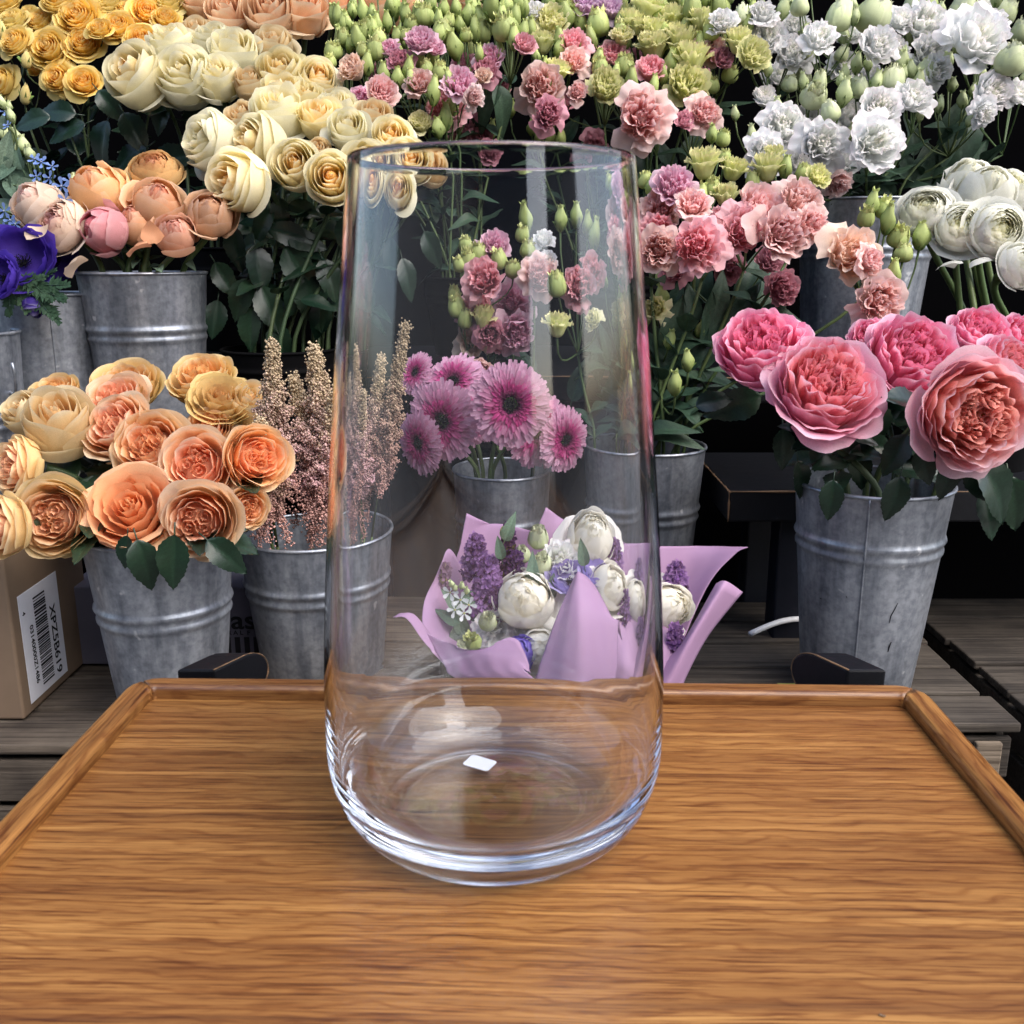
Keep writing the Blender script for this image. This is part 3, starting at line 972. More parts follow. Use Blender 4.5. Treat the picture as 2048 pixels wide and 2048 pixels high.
def lis(pal, H=.66, frill=.02):
    mb = MB()
    edge = pal[0] * .55 + np.array([.45, .38, .40]) * np.clip(pal[0] * 1.6, 0, 1)
    fill_dome(mb, .2, .2, .48, pal[1])
    L = [(4, .47, .42, 1.12, .20, .80), (5, .46, .54, 1.06, .12, .78), (5, .39, .62, 1.02, .08, .72), (5, .31, .66, 1.04, .06, .72), (4, .22, .68, 1.08, .05, .85), (4, .13, .67, 1.1, .03, .9), (3, .06, .65, 1.0, .0, 1.0)]
    for i, (cnt, Rr, hh, tip, curl, W) in enumerate(L):
        t = i / (len(L) - 1) * (len(pal) - 1)
        k0 = int(min(t, len(pal) - 2)); f = t - k0
        c = pal[k0] * (1 - f) + pal[k0 + 1] * f
        ph = rng.uniform(0, 6.3)
        ox, oy = rng.normal(0, .025, 2)
        for k in range(cnt):
            petal(mb, ph + 2 * math.pi * k / cnt + rng.normal() * .25, W * rng.uniform(.75, 1.25), Rr * rng.uniform(.84, 1.1), hh * rng.uniform(.82, 1.12), tip * rng.uniform(.9, 1.1), curl * rng.uniform(.0, 2.0),
                  c * .97, c, 19, 9, ruf=.055 if i < 5 else .03, rf=rng.uniform(1.3, 2.6), notch=rng.uniform(.05, .2), fringe=frill * .8, base=.1, edge=edge, cx=ox, cy=oy)
    return finish(mb, 'lisianthus_bloom', M['petal'], H)

def lis_side(pal, H=.95, frill=.022):
    """cup seen from the side: longer tube, frilled mouth"""
    mb = MB()
    layers(mb, [(4, .42, .74, 1.3, .18, .8), (5, .42, .90, 1.2, .08, .75), (5, .38, .95, 1.12, .05, .7), (5, .3, .97, 1.1, .05, .7), (5, .2, .96, 1.1, .04, .7), (4, .1, .93, 1.0, .03, .9)],
           pal, jit=.5, ns=13, nt=9, ruf=.04, rf=2.4, notch=.12, fringe=frill, base=.1, belly=.92, edge=pal[0] * .6 + np.array([.4, .32, .34]) * np.clip(pal[0] * 1.6, 0, 1))
    return finish(mb, 'lisianthus_bloom', M['petal'], H)

def gbud(c0, c1, H=1.12, frill=.05, calx=True, flare=1.0):
    """fat bud just opening: twisted egg with a frilled, spiky crown"""
    mb = MB()
    fill_dome(mb, .36, .3, .85, c0 * .7)
    tips = c1 * .6 + np.array([.40, .40, .22])
    layers(mb, [(4, .50, .84, .70, .03, .9), (4, .49, .95, .58, .05, .85), (4, .44, 1.02, .56, .05, .9)], [c0, c0 * .5 + c1 * .5], jit=.7, ns=9, nt=9, ruf=.03, rf=1.6, notch=.2, belly=1.24)
    for ring, (n, rr, z, hh, tp) in enumerate(((7, .34, .50, .52, 1.0 * flare), (7, .27, .56, .56, .98 * flare), (7, .19, .60, .56, 1.0 * flare), (5, .10, .62, .54, 1.1))):
        ph = rng.uniform(0, 6.3)
        for k in range(n):
            petal(mb, ph + 6.283 * k / n + rng.normal() * .2, .42 * rng.uniform(.7, 1.3), rr, hh * rng.uniform(.75, 1.2), tp * rng.uniform(.8, 1.25), .05 * rng.uniform(-.5, 2.5), c1 * .9, c1, 7, 5, ruf=.03, rf=2.2, notch=.05, point=rng.uniform(.0, .35), z0=z, fringe=frill, edge=tips)
    if calx: calyx(mb, .30, .5, G_CAL * .9, 5, .22)
    return finish(mb, 'bud', M['bud'], H)

def sbud(c0, c1, H=1.7, twist=.5):
    """small closed bud: egg narrowing to a tight tip, long sepals"""
    mb = MB()
    a = np.linspace(0, 2 * math.pi, 10, endpoint=False)
    t = np.linspace(0, 1, 9)
    r = .5 * np.array([.20, .58, .86, .98, 1.0, .88, .68, .50, .34]) 
    X = r[:, None] * (1 + .16 * np.cos(3 * (a[None] + 2.2 * t[:, None]))) * np.cos(a[None])
    Y = r[:, None] * (1 + .16 * np.cos(3 * (a[None] + 2.2 * t[:, None]))) * np.sin(a[None])
    Z = np.repeat(t[:, None] * H, 10, 1)
    col = c0[None, None] * (1 - t[:, None, None]) + c1[None, None] * t[:, None, None]
    mb.grid(X, Y, Z, np.repeat(col, 10, 1), closed=True)
    for k in range(4):
        petal(mb, k * 1.57 + .3, .6, .2, .42, 1.2, .06, c1, c1 * 1.1, 5, 4, z0=H * .82, fringe=.05)
    calyx(mb, .40, 1.0, G_CAL * .85, 5, .3)
    return finish(mb, 'bud', M['bud'], H)

def rosebud(c0, c1, H=1.5):
    mb = MB()
    layers(mb, [(3, .40, 1.3, .4, .02, 1.2), (3, .34, 1.4, .3, .0, 1.2), (3, .24, 1.45, .3, 0, 1.3)], [c0, c1], ns=7, nt=8, belly=1.3)
    calyx(mb, .43, 1.2, G_CAL, 5, .35)
    return finish(mb, 'bud', M['bud'], H)

def gerbera_mesh(pal, H=.2):
    out, mid, inn = pal
    mb = MB()
    rings = [(48, .50, .05, out, .056), (46, .475, .075, out, .054), (44, .435, .10, out, .050), (42, .385, .12, out * .6 + mid * .4, .045), (40, .325, .135, mid * .75 + out * .25, .038), (38, .265, .145, mid, .03), (36, .21, .148, mid * .8, .024), (32, .16, .145, mid * .5 + inn * .5, .018)]
    for n, rad, z, c, wd in rings:
        n = int(n * 1.3); wd = wd * .84
        for k in range(n):
            a = 2 * math.pi * (k + rng.uniform(-.3, .3)) / n
            L = rad * (1 + .05 * rng.normal()); zz = z + .014 * rng.normal()
            t = np.linspace(0, 1, 5)
            r = .08 + (L - .08) * t
            zc = zz * np.sin(np.minimum(t * 1.25, 1.0) * math.pi / 2) - .05 * t ** 3 * rng.uniform(-.4, 1.0) + .02 * (1 - t)
            wv = wd * 1.35 * np.array([.3, .62, .9, 1.0, .5])
            S = np.array([-1, 0, 1.])
            X = r[:, None] * math.cos(a) - S[None] * wv[:, None] * math.sin(a) * .62
            Y = r[:, None] * math.sin(a) + S[None] * wv[:, None] * math.cos(a) * .62
            Z = zc[:, None] + np.array([.010, 0, .010])[None]
            f = (t[:, None, None]) ** 1.2
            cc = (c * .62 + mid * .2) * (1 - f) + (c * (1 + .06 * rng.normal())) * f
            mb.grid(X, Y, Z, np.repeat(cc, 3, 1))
    for k in range(150):
        a, r = rng.uniform(0, 6.3), .125 * math.sqrt(rng.random())
        z = .105 + .02 * math.cos(r / .125 * 1.4)
        c = inn if r < .09 else inn * .5 + mid * .4
        mb.blob((r * math.cos(a), r * math.sin(a), z), .011, c, (1, 1, 2.2))
    # green back
    prof = [(.001, -.06), (.05, -.055), (.10, -.02), (.13, .03), (.14, .05)]
    mb.lathe(prof, 20, hx('6F8A4A'))
    return finish(mb, 'gerbera_bloom', M['petal'], H)

def star5(pal, n=5):
    mb = MB()
    for k in range(n):
        petal(mb, 2 * math.pi * k / n, .30, .42, .12, 1.35, .04, pal[0], pal[1], 5, 5, notch=.3, base=.15)
    mb.blob((0, 0, .09), .09, pal[2])
    return finish(mb, 'flower', M['petal'], .1)

def leaf_mesh(wd=.52, serr=.0, fold=.25, droop=.25, veins=6, nt=25, ns=9, vamp=.018, wav=.02, round_=1.0):
    mb = MB()
    t = np.linspace(0, 1, nt); s = np.linspace(-1, 1, ns)
    S, T = np.meshgrid(s, t)
    w = wd * .5 * np.sin(np.pi * np.clip(T, 0, 1) ** (.8 * round_)) ** .85 * (1 - .18 * T)
    tooth = serr * (np.mod(T * 14, 1) - .5) * (np.abs(S) > .99)
    X = S * (w + tooth * np.sign(w))
    Y = T + .0 * S
    ph = rng.uniform(0, 6.3)
    Z = fold * np.abs(X) - droop * T ** 2 + wav * np.sin(T * 9 + ph) * np.abs(S) ** 2 + vamp * np.abs(np.mod(T * veins - np.abs(S) * 1.4, 1) - .5) * np.abs(S) ** .3
    mid = np.exp(-(np.abs(S) / .10) ** 2)[..., None]
    vn = (np.abs(np.mod(T * veins - np.abs(S) * 1.4, 1) - .5) < .08)[..., None] * .25
    c = np.ones((nt, ns, 3)) * (1 + .35 * mid + vn)
    mb.grid(X, Y, Z, c)
    mb.tube([(0, -.22, .02), (0, 0, -.008), (0, .4, -.004 - droop * .16), (0, .9, -.004 - droop * .81)], [.016, .015, .010, .003], 5, (1.3, 1.3, 1.0))
    return mb

LEAF = {
    'rose': [leaf_mesh(.62, .035, .22, d, 6).mesh('rose_leaf', M['rose_leaf']) for d in (.1, .3, .45, .2)],
    'lis': [leaf_mesh(.50, 0, .3, d, 3, vamp=.004, wav=.035, round_=.9).mesh('lisianthus_leaf', M['lis_leaf']) for d in (.15, .45, .7)],
    'grey': [leaf_mesh(.5, 0, .3, d, 4, vamp=.012, wav=.02, round_=.8).mesh('grey_leaf', M['grey_leaf']) for d in (.2, .5)],
}
def feather_leaf():
    mb = MB()
    for k in range(9):
        t = k / 8
        for sg in (-1, 1):
            a = R(52 - 18 * t) * sg
            L = .45 * (1 - .6 * t)
            b = Vector((0, .25 + .7 * t, 0))
            for j in range(3):
                aa = a + R(rng.uniform(-28, 28))
                d = Vector((math.sin(aa), math.cos(aa), rng.uniform(-.2, .3)))
                e = b + d * L * rng.uniform(.6, 1)
                sd_ = Vector((d.y, -d.x, 0)) * .05
                mid_ = b.lerp(e, .55)
                mb.add([b, mid_ - sd_, e, mid_ + sd_], [(0, 1, 2, 3)], (1.1, 1.15, 1))
    mb.tube([(0, 0, 0), (0, .5, .02), (0, 1, 0)], [.03, .02, .008], 5)
    return mb.mesh('feathered_leaf', M['lis_leaf'], False)
LEAF['feather'] = [feather_leaf(), feather_leaf()]

# ------------------------------------------------------------------ colour palettes (outside -> inside)
def pl(*a): return [hx(x) ** .82 for x in a]
PAL = dict(
    cream=pl('F6EDC2', 'F5EAB6', 'F0DFA2', 'F0D48C', 'EFC676'), cream2=pl('F7F0CE', 'F5EABC', 'EEE0AC', 'F0D28A', 'EEBA64'),
    creamw=pl('F6F2DA', 'F6F0CE', 'F4E9B8', 'F3E0A4'),
    peach=pl('F2CFA6', 'F1C79C', 'F0BC90', 'EEB284'), creamor=pl('EFD9A8', 'EFD097', 'EBBE80'),
    yellow=pl('F5D268', 'F4C84E', 'F3BA3A', 'EFA82C'), yellow2=pl('F3DA7E', 'F2C856', 'F0B63C', 'EAA22C'), paley=pl('EAD98C', 'EACF6C', 'E6B84A'),
    orange=pl('F5D2A2', 'F5C88E', 'F5BC7C', 'F4B074', 'F3A878'), orange2=pl('EFC6A0', 'F0B686', 'F0A872', 'F0A26A', 'F1B27C'),
    orpink=pl('F5D8B4', 'F5CB9C', 'F5BE8A', 'F4B084', 'F3A884'), oryel=pl('E6C87E', 'E8C47E', 'EABA72', 'E9AC6A'), oryel2=pl('EACB8A', 'F0CE92', 'F1C68C', 'F1BA86', 'F0AE86'),
    pinkg=pl('EFA8C4', 'F09EBA', 'F194AC', 'F08C9C', 'EE8890'), pinkl=pl('F0B8C6', 'F3B2BC', 'F4AAAC', 'F4A49C', 'F3A092'), pinkd=pl('EEA4C4', 'EE94B8', 'EE88AC', 'EA7CA0', 'E67496'),
    ranp=pl('ECBC8C', 'EAB284', 'E6A478', 'D9886A', 'C9705C'), ranb=pl('ECD6C2', 'E8C8B0', 'DEB4A0', 'D09C94', 'C08A88'), rank=pl('E4A0A4', 'DE868E', 'D46670', 'C84A58'), rans=pl('E4AC88', 'DE9C7E', 'D48670', 'C06862'), rany=pl('E8C080', 'E4B070', 'DC9A68', 'CC8660'), rant=pl('D8A880', 'D09A74', 'C48A6A'), rano=pl('EDBE80', 'ECB478', 'EAA870', 'E09068'),
    wran=pl('F4F4EC', 'F5F4EA', 'F3F2E2', 'EEECD2', 'E4E2B8'),
    peony=pl('F3F0E8', 'F4F0E6', 'F3EEDF', 'F0E9D4'),
    anem=pl('4C34B4', '4730AA', '3A2490'), anemd=pl('30207C', '2C1C70', '241660'), lav=pl('B6AAE2', 'AA9CDC', '9C8CD4'), viol=pl('5A40BC', '5238B4', '4830A0'),
    s=pl('F3CCC4', 'F2C2BA', 'F0B6AE', 'ECAEA8'), m=pl('EABED2', 'E8B0C8', 'E4A2BE', 'DE94B4'), d=pl('D090A0', 'C68494', 'BC788A'), p=pl('EED0CC', 'ECC0BE', 'E6AEAE'), k=pl('F0B0B8', 'EEA6AE', 'EC9CA6', 'E894A0'), q=pl('F4CCC6', 'F2C2BE', 'F0B6B6', 'ECACB0'), a=pl('F2D4BE', 'F0CAB2', 'EDBEA8'), l=pl('DEC0DA', 'D8B2D2', 'CEA0CA'),
    w=pl('F2F3F6', 'F1F3F4', 'EFF1EE', 'EAECDE'), g=pl('D6D890', 'CCD07E', 'BCC46C', 'AEB85E'), y=pl('E2E0A8', 'DAD892', 'CED07E'),
)
MESH = {}
def variants(key, fn, n):
    MESH[key] = [fn() for _ in range(n)]
def V(key, i=None):
    l = MESH[key]
    return l[int(rng.integers(len(l))) if i is None else i % len(l)]
for k in ('cream', 'cream2', 'creamw', 'peach', 'creamor'):
    variants('tea:' + k, lambda k=k: tea(PAL[k]), 3)
for k in ('yellow', 'yellow2', 'paley'):
    variants('spray:' + k, lambda k=k: spray_rose(PAL[k]), 3)
for k in ('orange', 'orpink', 'oryel', 'oryel2'):
    variants('garden:' + k, lambda k=k: garden(PAL[k]), 3)
variants('open:orange2', lambda: openrose(PAL['orange2']), 2)
variants('open:oryel', lambda: openrose(PAL['oryel']), 2)
for k in ('pinkg', 'pinkl', 'pinkd'):
    variants('pink:' + k, lambda k=k: pinkgarden(PAL[k]), 2)
for k in ('ranb', 'rank', 'rany'):
    variants('ran:' + k, lambda k=k: ran_open(PAL[k]), 2)
variants('ran:wran', lambda: ran_open(PAL['wran'], .6, hx('9AA050')), 3)
for k in ('ranp', 'rans', 'rant', 'rank', 'rano', 'ranb', 'anemd', 'viol', 'wran'):
    variants('globe:' + k, lambda k=k: ran_globe(PAL[k]), 2)
variants('peony', lambda: peony(PAL['peony']), 3)
for k in ('anem', 'anemd', 'lav', 'viol'):
    variants('anem:' + k, lambda k=k: anemone(PAL[k]), 2)
for k in 'smdpkqalwgy':
    variants('lis:' + k, lambda k=k: lis(PAL[k], frill=(.010 if k == 'w' else .024)), 3 if k in 'sqwm' else 2)
    variants('side:' + k, lambda k=k: lis_side(PAL[k], frill=(.010 if k == 'w' else .024)), 2)
GB0, GB1 = hx('A9B772'), hx('CBD08A')
variants('G', lambda: gbud(GB0, GB1), 4)
variants('Y', lambda: lis_side(pl('DDE09A', 'DFE29A', 'DFE29A', 'D8DC90'), .92, .05), 4)
variants('b', lambda: sbud(hx('8FA45C'), hx('B9C67E')), 3)
variants('W', lambda: gbud(hx('C6D0A2'), hx('E2E6CC'), 1.2, .012, flare=.8), 3)
variants('v', lambda: sbud(hx('9DAE74'), hx('CDD6A8'), 1.6), 3)
variants('r', lambda: rosebud(hx('D8C480'), hx('E4D090')), 2)
variants('gerb', lambda: gerbera_mesh((hx('ECBCD8'), hx('CC4A90'), hx('201418'))), 3)
variants('star:blue', lambda: star5((hx('6E8CD0'), hx('8CA6E0'), hx('B8C0D8'))), 2)
variants('star:white', lambda: star5((hx('DDE4E8'), hx('E8ECEE'), hx('C8C87A'))), 2)
variants('star:lilac', lambda: star5((hx('7E5098'), hx('9468AC'), hx('5A3474')), 4), 2)

# ------------------------------------------------------------------ placing
def frame(axis, roll=None):
    z = Vector(axis).normalized()
    x = z.orthogonal().normalized()
    y = z.cross(x)
    m = Matrix((x, y, z)).transposed()
    return (m @ Matrix.Rotation(rng.uniform(0, 6.28) if roll is None else roll, 3, 'Z')).to_4x4()

def axis3(ax, ay, az=1.0):
    return Vector((ax, -az, ay)).normalized()

def bez(p0, p1, p2, p3, n=10):
    out = []
    for i in range(n + 1):
        t = i / n
        out.append(p0 * (1 - t) ** 3 + p1 * 3 * (1 - t) ** 2 * t + p2 * 3 * (1 - t) * t * t + p3 * t ** 3)
    return out

def put(name, me, parent, pos, axis, s, roll=None, stretch=1.0):
    base = parent.location
    mt = Matrix.Translation(pos - base) @ frame(axis, roll) @ Matrix.Diagonal((s, s, s * stretch, 1))
    return obj(name, me, parent, mt)

def put_leaf(parent, kind, pos, direction, normal, s, idx=None):
    y = Vector(direction).normalized()
    z = Vector(normal)
    z = (z - y * z.dot(y))
    z = z.normalized() if z.length > 1e-4 else y.orthogonal().normalized()
    x = y.cross(z)
    mt = Matrix((x, y, z)).transposed().to_4x4()
    l = LEAF[kind]
    me = l[int(rng.integers(len(l))) if idx is None else idx % len(l)]
    return obj('leaf', me, parent, Matrix.Translation(pos - parent.location) @ mt @ Matrix.Scale(s, 4))

def rim_point(key, spread=.8, toward=None):
    """a point inside the mouth of a bucket, on the side of the flower"""
    c, d = B[key]
    a = rng.uniform(0, 6.28); r = d / 2 * math.sqrt(rng.random()) * .55
    p = c + Vector((r * math.cos(a), r * math.sin(a), -.004))
    if toward is not None:
        t = Vector((toward.x - c.x, toward.y - c.y, 0))
        if t.length > 1e-3:
            p += t.normalized() * min(d / 2 * .8 - r * .3, t.length * .5) * spread
    q = p - c
    q.z = 0
    if q.length > d * .42:
        p = c + q.normalized() * d * .42 + Vector((0, 0, -.004))
    return p

def single(key, name, cat, group, mkey, u, v, d, ax, ay, label, Y, stemr=.0032, leaf='rose', nleaf=3, leaves=(), az=1.0, hfac=.5, stretch=1.0, var=None, mat='stem_dark', calyx_r=None, lsize=.05):
    """one cut flower standing in a bucket: bloom, stem, leaves"""
    p = P(u, v, Y)
    s = d * pxm(p) * {'garden': .90, 'open': .90, 'pink': .91, 'tea': .97, 'ran': .93}.get(mkey.split(':')[0], 1.0)
    axis = axis3(ax, ay, az)
    base = p - axis * s * hfac * stretch
    rp = rim_point(key, .8, p)
    c, dd = B[key]
    foot = c + (rp - c) * .45; foot.z = c.z - .17
    o = empty(name, foot, label, cat, group)
    put('bloom', V(mkey, var), o, p, axis, s, None, stretch)
    L = (base - rp).length
    pts = bez(base + axis * s * .05, base - axis * min(L * .35, .12), rp + Vector((0, 0, min(L * .3, .10))), rp, 10)
    pts += [rp.lerp(foot, .5), foot]
    mb = MB()
    mb.tube([q - foot for q in pts], [stemr * 2.0, stemr * 1.5] + [stemr] * (len(pts) - 2), 7)
    if calyx_r:
        pass
    obj('stem', mb.mesh('stem', M[mat]), o)
    for i in range(nleaf):
        k = int(rng.integers(2, 9))
        q = pts[k]
        a = rng.uniform(0, 6.28)
        dr = Vector((math.cos(a), math.sin(a) * .7 - .25, rng.uniform(-.35, .45)))
        put_leaf(o, leaf, q + dr.normalized() * lsize * .2, dr, Vector((rng.normal() * .4, -.6, 1)), lsize * rng.uniform(.7, 1.2))
    return o, p, pts

def leaf_px(o, kind, u, v, Y, length, ang, tilt=(0, -1, .35), idx=None):
    """a leaf whose middle is seen at (u,v), pointing along ang (degrees, 0 = right, 90 = up)"""
    p = P(u, v, Y)
    L = length * pxm(p)
    dr = Vector((math.cos(R(ang)), -.15, math.sin(R(ang))))
    dr.normalize()
    return put_leaf(o, kind, p - dr * L * .5, dr, Vector(tilt), L, idx)
# ------------------------------------------------------------------ single-stemmed flowers, cluster by cluster
def cluster(key, cat, name, group, Y0, vref, slope, rows, near=None, **kw):
    out = []
    for row in rows.strip().splitlines():
        a, lab = row.split('|')
        f = a.split()
        u, v, d, ax, ay = map(float, f[:5])
        mk = f[5]
        dy = float(f[6]) if len(f) > 6 else 0
        az = float(f[7]) if len(f) > 7 else 1.0
        Y = Y0 + slope * (vref - v) + dy
        out.append((u, v, Y) + single(key, name, cat, group, mk, u, v, d, ax, ay, lab.strip(), Y, az=az, **kw))
    return out

def leaves_to(cl, kind, rows, tilt=(0, -1, .35)):
    """extra leaves seen in the photo, given to the nearest flower of the cluster"""
    for (u, v, L, ang, *yy) in rows:
        c = min(cl, key=lambda c: (c[0] - u) ** 2 + (c[1] - v) ** 2)
        leaf_px(c[3], kind, u, v, yy[0] if yy else c[2] + .055, L, ang, (rng.normal() * .25, -1, .35 + rng.normal() * .2))

# orange garden roses, front left
org = cluster('orange', 'rose', 'garden_rose', 'orange garden roses in the shiny bucket', 1.02, 1040, .00075, '''
112 1034 160 .10 .25 garden:oryel2 0 1.2 | cupped apricot garden rose facing out above the cardboard box
268 1022 169 .05 .75 open:orange2 | wide open orange rose with one pointed centre, hanging over the bucket rim
400 1038 152 .12 .15 garden:orpink 0 1.3 | round orange rose with pink folded heart above a dark leaf at the bucket rim
398 932 148 .10 .45 garden:orpink | orange garden rose with salmon folds in the middle of the bunch
306 898 152 -.05 .7 garden:orange | oval orange garden rose at the centre of the bunch, facing up and out
512 916 134 .75 .3 garden:orange | orange garden rose at the right of the bunch touching the astilbe
240 858 144 -.35 .8 garden:orpink | pale pink edged orange rose, tilted left, behind the oval one
236 806 126 -.2 1.3 garden:orpink .03 | salmon rose seen nearly edge on under the yellow topped one
256 775 128 .0 1.8 garden:oryel .06 | ochre rose facing the sky, topmost in the middle of the bunch
118 852 131 .25 1.6 tea:creamor .0 | buttery yellow rose seen from the side, its petals swept upward
42 932 123 -.9 .35 garden:oryel2 .02 | yellow backed rose turned away to the left, below the buttery one
14 1052 128 -.7 .2 garden:oryel2 -.02 | yellow rose cut by the left edge, lowest of the bunch
405 762 126 -.1 1.5 garden:oryel .06 | ochre yellow rose facing up, nearest the astilbe tip on its left
440 806 120 .35 1.3 open:oryel .03 | ochre rose with a soft pink lip just below the highest one on the right
418 862 96 .2 1.2 garden:orange .04 | small orange rose wedged between three larger ones
500 812 86 .5 1.4 tea:creamor .05 | pale ochre rose half hidden behind the astilbe
492 1016 88 .7 .1 garden:orange .05 | small deep orange rose peeping out low at the right of the bunch
112 790 98 -.1 1.8 garden:oryel .05 | pale yellow rose facing up behind the buttery one
58 830 86 -.5 1.2 tea:creamor .04 | small cream yellow rose at the upper left of the orange bunch
182 1000 75 -.2 .6 garden:orange .10 | shaded orange rose deep between the cupped apricot one and the wide open one
350 985 75 .1 .6 garden:orange .10 | shaded orange rose deep behind the two lowest roses
''', nleaf=4, lsize=.065)
leaves_to(org, 'rose', [(290, 1132, 110, -75, .985), (346, 1126, 115, -95, .98), (452, 1112, 100, -40, .99), (250, 1105, 70, -100, .99), (200, 930, 90, -120), (215, 960, 80, -60), (150, 930, 70, -10), (330, 980, 80, -90), (300, 1095, 90, -110), (470, 1060, 70, -100), (185, 905, 70, 160)])

# pink garden roses, front right
pk = cluster('pinkrose', 'rose', 'garden_rose', 'pink garden roses in the large bucket', 1.10, 800, .0007, '''
1525 700 179 -.35 1.15 pink:pinkd | ruffled pink rose leaning left, pale outer petal showing its back
1652 778 209 .0 .95 pink:pinkg -.02 1.0 | big pink rose with drooping layered petals above the bucket's left rim
1822 716 179 .1 .75 pink:pinkd .02 | deep pink rose with folded centre behind the two biggest blooms
1944 826 218 .08 .05 pink:pinkl -.05 1.5 | largest coral pink rose facing out flat with a yellow eye
1958 668 116 .1 1.1 pink:pinkd .06 | pink rose at the top right of the bunch under the white ranunculus
2012 728 114 .5 .6 pink:pinkg .03 | coral pink rose cut by the right edge
1746 680 92 -.4 .8 pink:pinkd .06 | small pink rose showing between the leaning one and the deep pink one
2040 672 87 .4 .8 pink:pinkd .08 | pink rose at the right edge, highest of its bunch
''', nleaf=5, lsize=.06, stemr=.004)
leaves_to(pk, 'rose', [(1470, 812, 115, -160), (1430, 800, 80, 20), (1662, 1002, 85, -95, 1.06), (1790, 1000, 95, -100, 1.06), (1895, 962, 85, -100, 1.08), (1962, 968, 100, -60, 1.07), (2005, 985, 150, -50, 1.05), (1980, 1030, 110, -75, 1.08), (1568, 900, 85, -85), (1640, 905, 80, -110), (1700, 905, 85, -70), (1790, 910, 95, -120), (1720, 940, 85, -80), (1760, 850, 90, -80), (1850, 935, 80, -70), (1605, 960, 80, -75), (1690, 860, 80, -110), (1740, 890, 90, 170), (2030, 1010, 120, -75)])

# peach ranunculus on the bench
rn = cluster('ranun', 'ranunculus', 'ranunculus', 'peach ranunculus in the bench bucket', 1.47, 420, .0006, '''
197 380 100 -.05 1.1 globe:rano | yellow orange globe ranunculus, largest and topmost at the left of the bunch
310 342 98 .1 1.3 ran:rany .02 | open ochre ranunculus facing up with a green eye
315 405 88 .5 .9 globe:ranp | smooth peach globe ranunculus in the middle with a red tip
274 445 82 -.1 .7 globe:ranp .02 | peach ranunculus with drooping outer petals below the smooth globe
205 460 86 -.55 .35 globe:rank | rose pink ranunculus, the only pink one in the bench bucket
122 452 108 -.45 .6 ran:ranb | wide blush ranunculus with brown pink heart and loose pale petals
76 412 90 -.6 .9 globe:ranb | cream blush ranunculus leaning furthest left over the blue flowers
351 468 72 .15 .7 globe:rans | small salmon ranunculus hanging low at the right of the bunch
422 428 82 .35 .8 globe:rant | tan globe ranunculus standing alone on the right
245 400 70 .1 1.0 globe:ranp .05 | peach ranunculus half hidden between the yellow orange globe and the smooth one
''', nleaf=1, leaf='grey', mat='stem', stemr=.0045, lsize=.035)
def loose_petals(par, rows, col0, col1):
    for (u, v, Y, d, ax, ay) in rows:
        mb = MB(); petal(mb, 0, .75, .5, .5, 1.1, .1, hx(col0), hx(col1), 9, 9, ruf=.02, notch=.2)
        for a in mb.v: a[:, 0] -= .4
        p = P(u, v, Y)
        put('drooping_petal', mb.mesh('drooping_petal', M['petal']), par, p, axis3(ax, ay), d * pxm(p) * 1.2, R(rng.uniform(-40, 40)))
loose_petals(rn[5][3], [(147, 516, 1.41, 60, .3, -1.5), (88, 470, 1.41, 55, -1.0, .4)], 'E8CDB0', 'E6CCB4')
loose_petals(rn[3][3], [(278, 480, 1.42, 62, .2, -1.2), (300, 460, 1.42, 48, .6, -.8)], 'E4A880', 'E2A47C')

# cream roses, lower bunch
cr = cluster('cream', 'rose', 'cream_rose', 'cream roses of the lower bunch', 1.52, 330, .0010, '''
428 288 108 -.8 .45 tea:creamw | white cream rose facing left, at the left end of the lower cream bunch
518 292 108 -.6 .4 tea:cream2 | cream rose with a golden slit heart beside the leftmost one
482 366 112 -.75 .15 tea:cream2 | cream rose hanging lowest on the left of the bunch, facing left
558 232 100 .1 1.3 tea:creamw .02 | tall white cream rose facing up in the second row of the lower bunch
566 203 92 .0 1.8 tea:cream .05 | cream rose topmost of the lower bunch, seen edge on
642 243 84 .05 1.0 tea:cream .02 | soft cream rose with yellow centre, right of the tall white one
594 334 92 -.05 .35 tea:cream2 | yellow cream rose facing out in the middle of the lowest row
664 358 92 .05 .2 tea:cream2 -.01 | yellow hearted cream rose touching the left side of the vase, petal drooping
698 262 76 .1 .8 tea:creamw | pale cream rose left of the vase lip
676 222 72 .1 1.4 tea:creamw .05 | pale cream rose facing up behind the one at the vase lip
782 280 76 .15 .55 tea:cream2 .0 | cream rose with bright orange heart just above the vase lip
748 240 70 .2 1.1 tea:creamor .04 | peach tinted cream rose under the pale salmon lisianthus
486 240 62 -.2 .9 tea:creamor .04 | small golden rose peeping out at the top left of the lower bunch
638 306 52 .1 .6 tea:creamor .03 | small orange yellow rose squeezed in the middle of the lower bunch
610 205 70 .1 1.5 tea:cream .06 | cream rose facing up beside the topmost one
730 330 84 .1 .4 tea:cream2 .0 | cream rose seen through the top left of the vase
806 325 84 .2 .4 tea:cream2 .02 | orange hearted cream rose seen through the vase, furthest right of its bunch
850 340 70 .4 .6 tea:creamor .06 | peach cream rose at the right end of the bunch seen through the vase
760 382 76 .1 .3 tea:cream2 .0 | cream rose lowest of its bunch, seen through the vase wall
''', nleaf=3, lsize=.065)
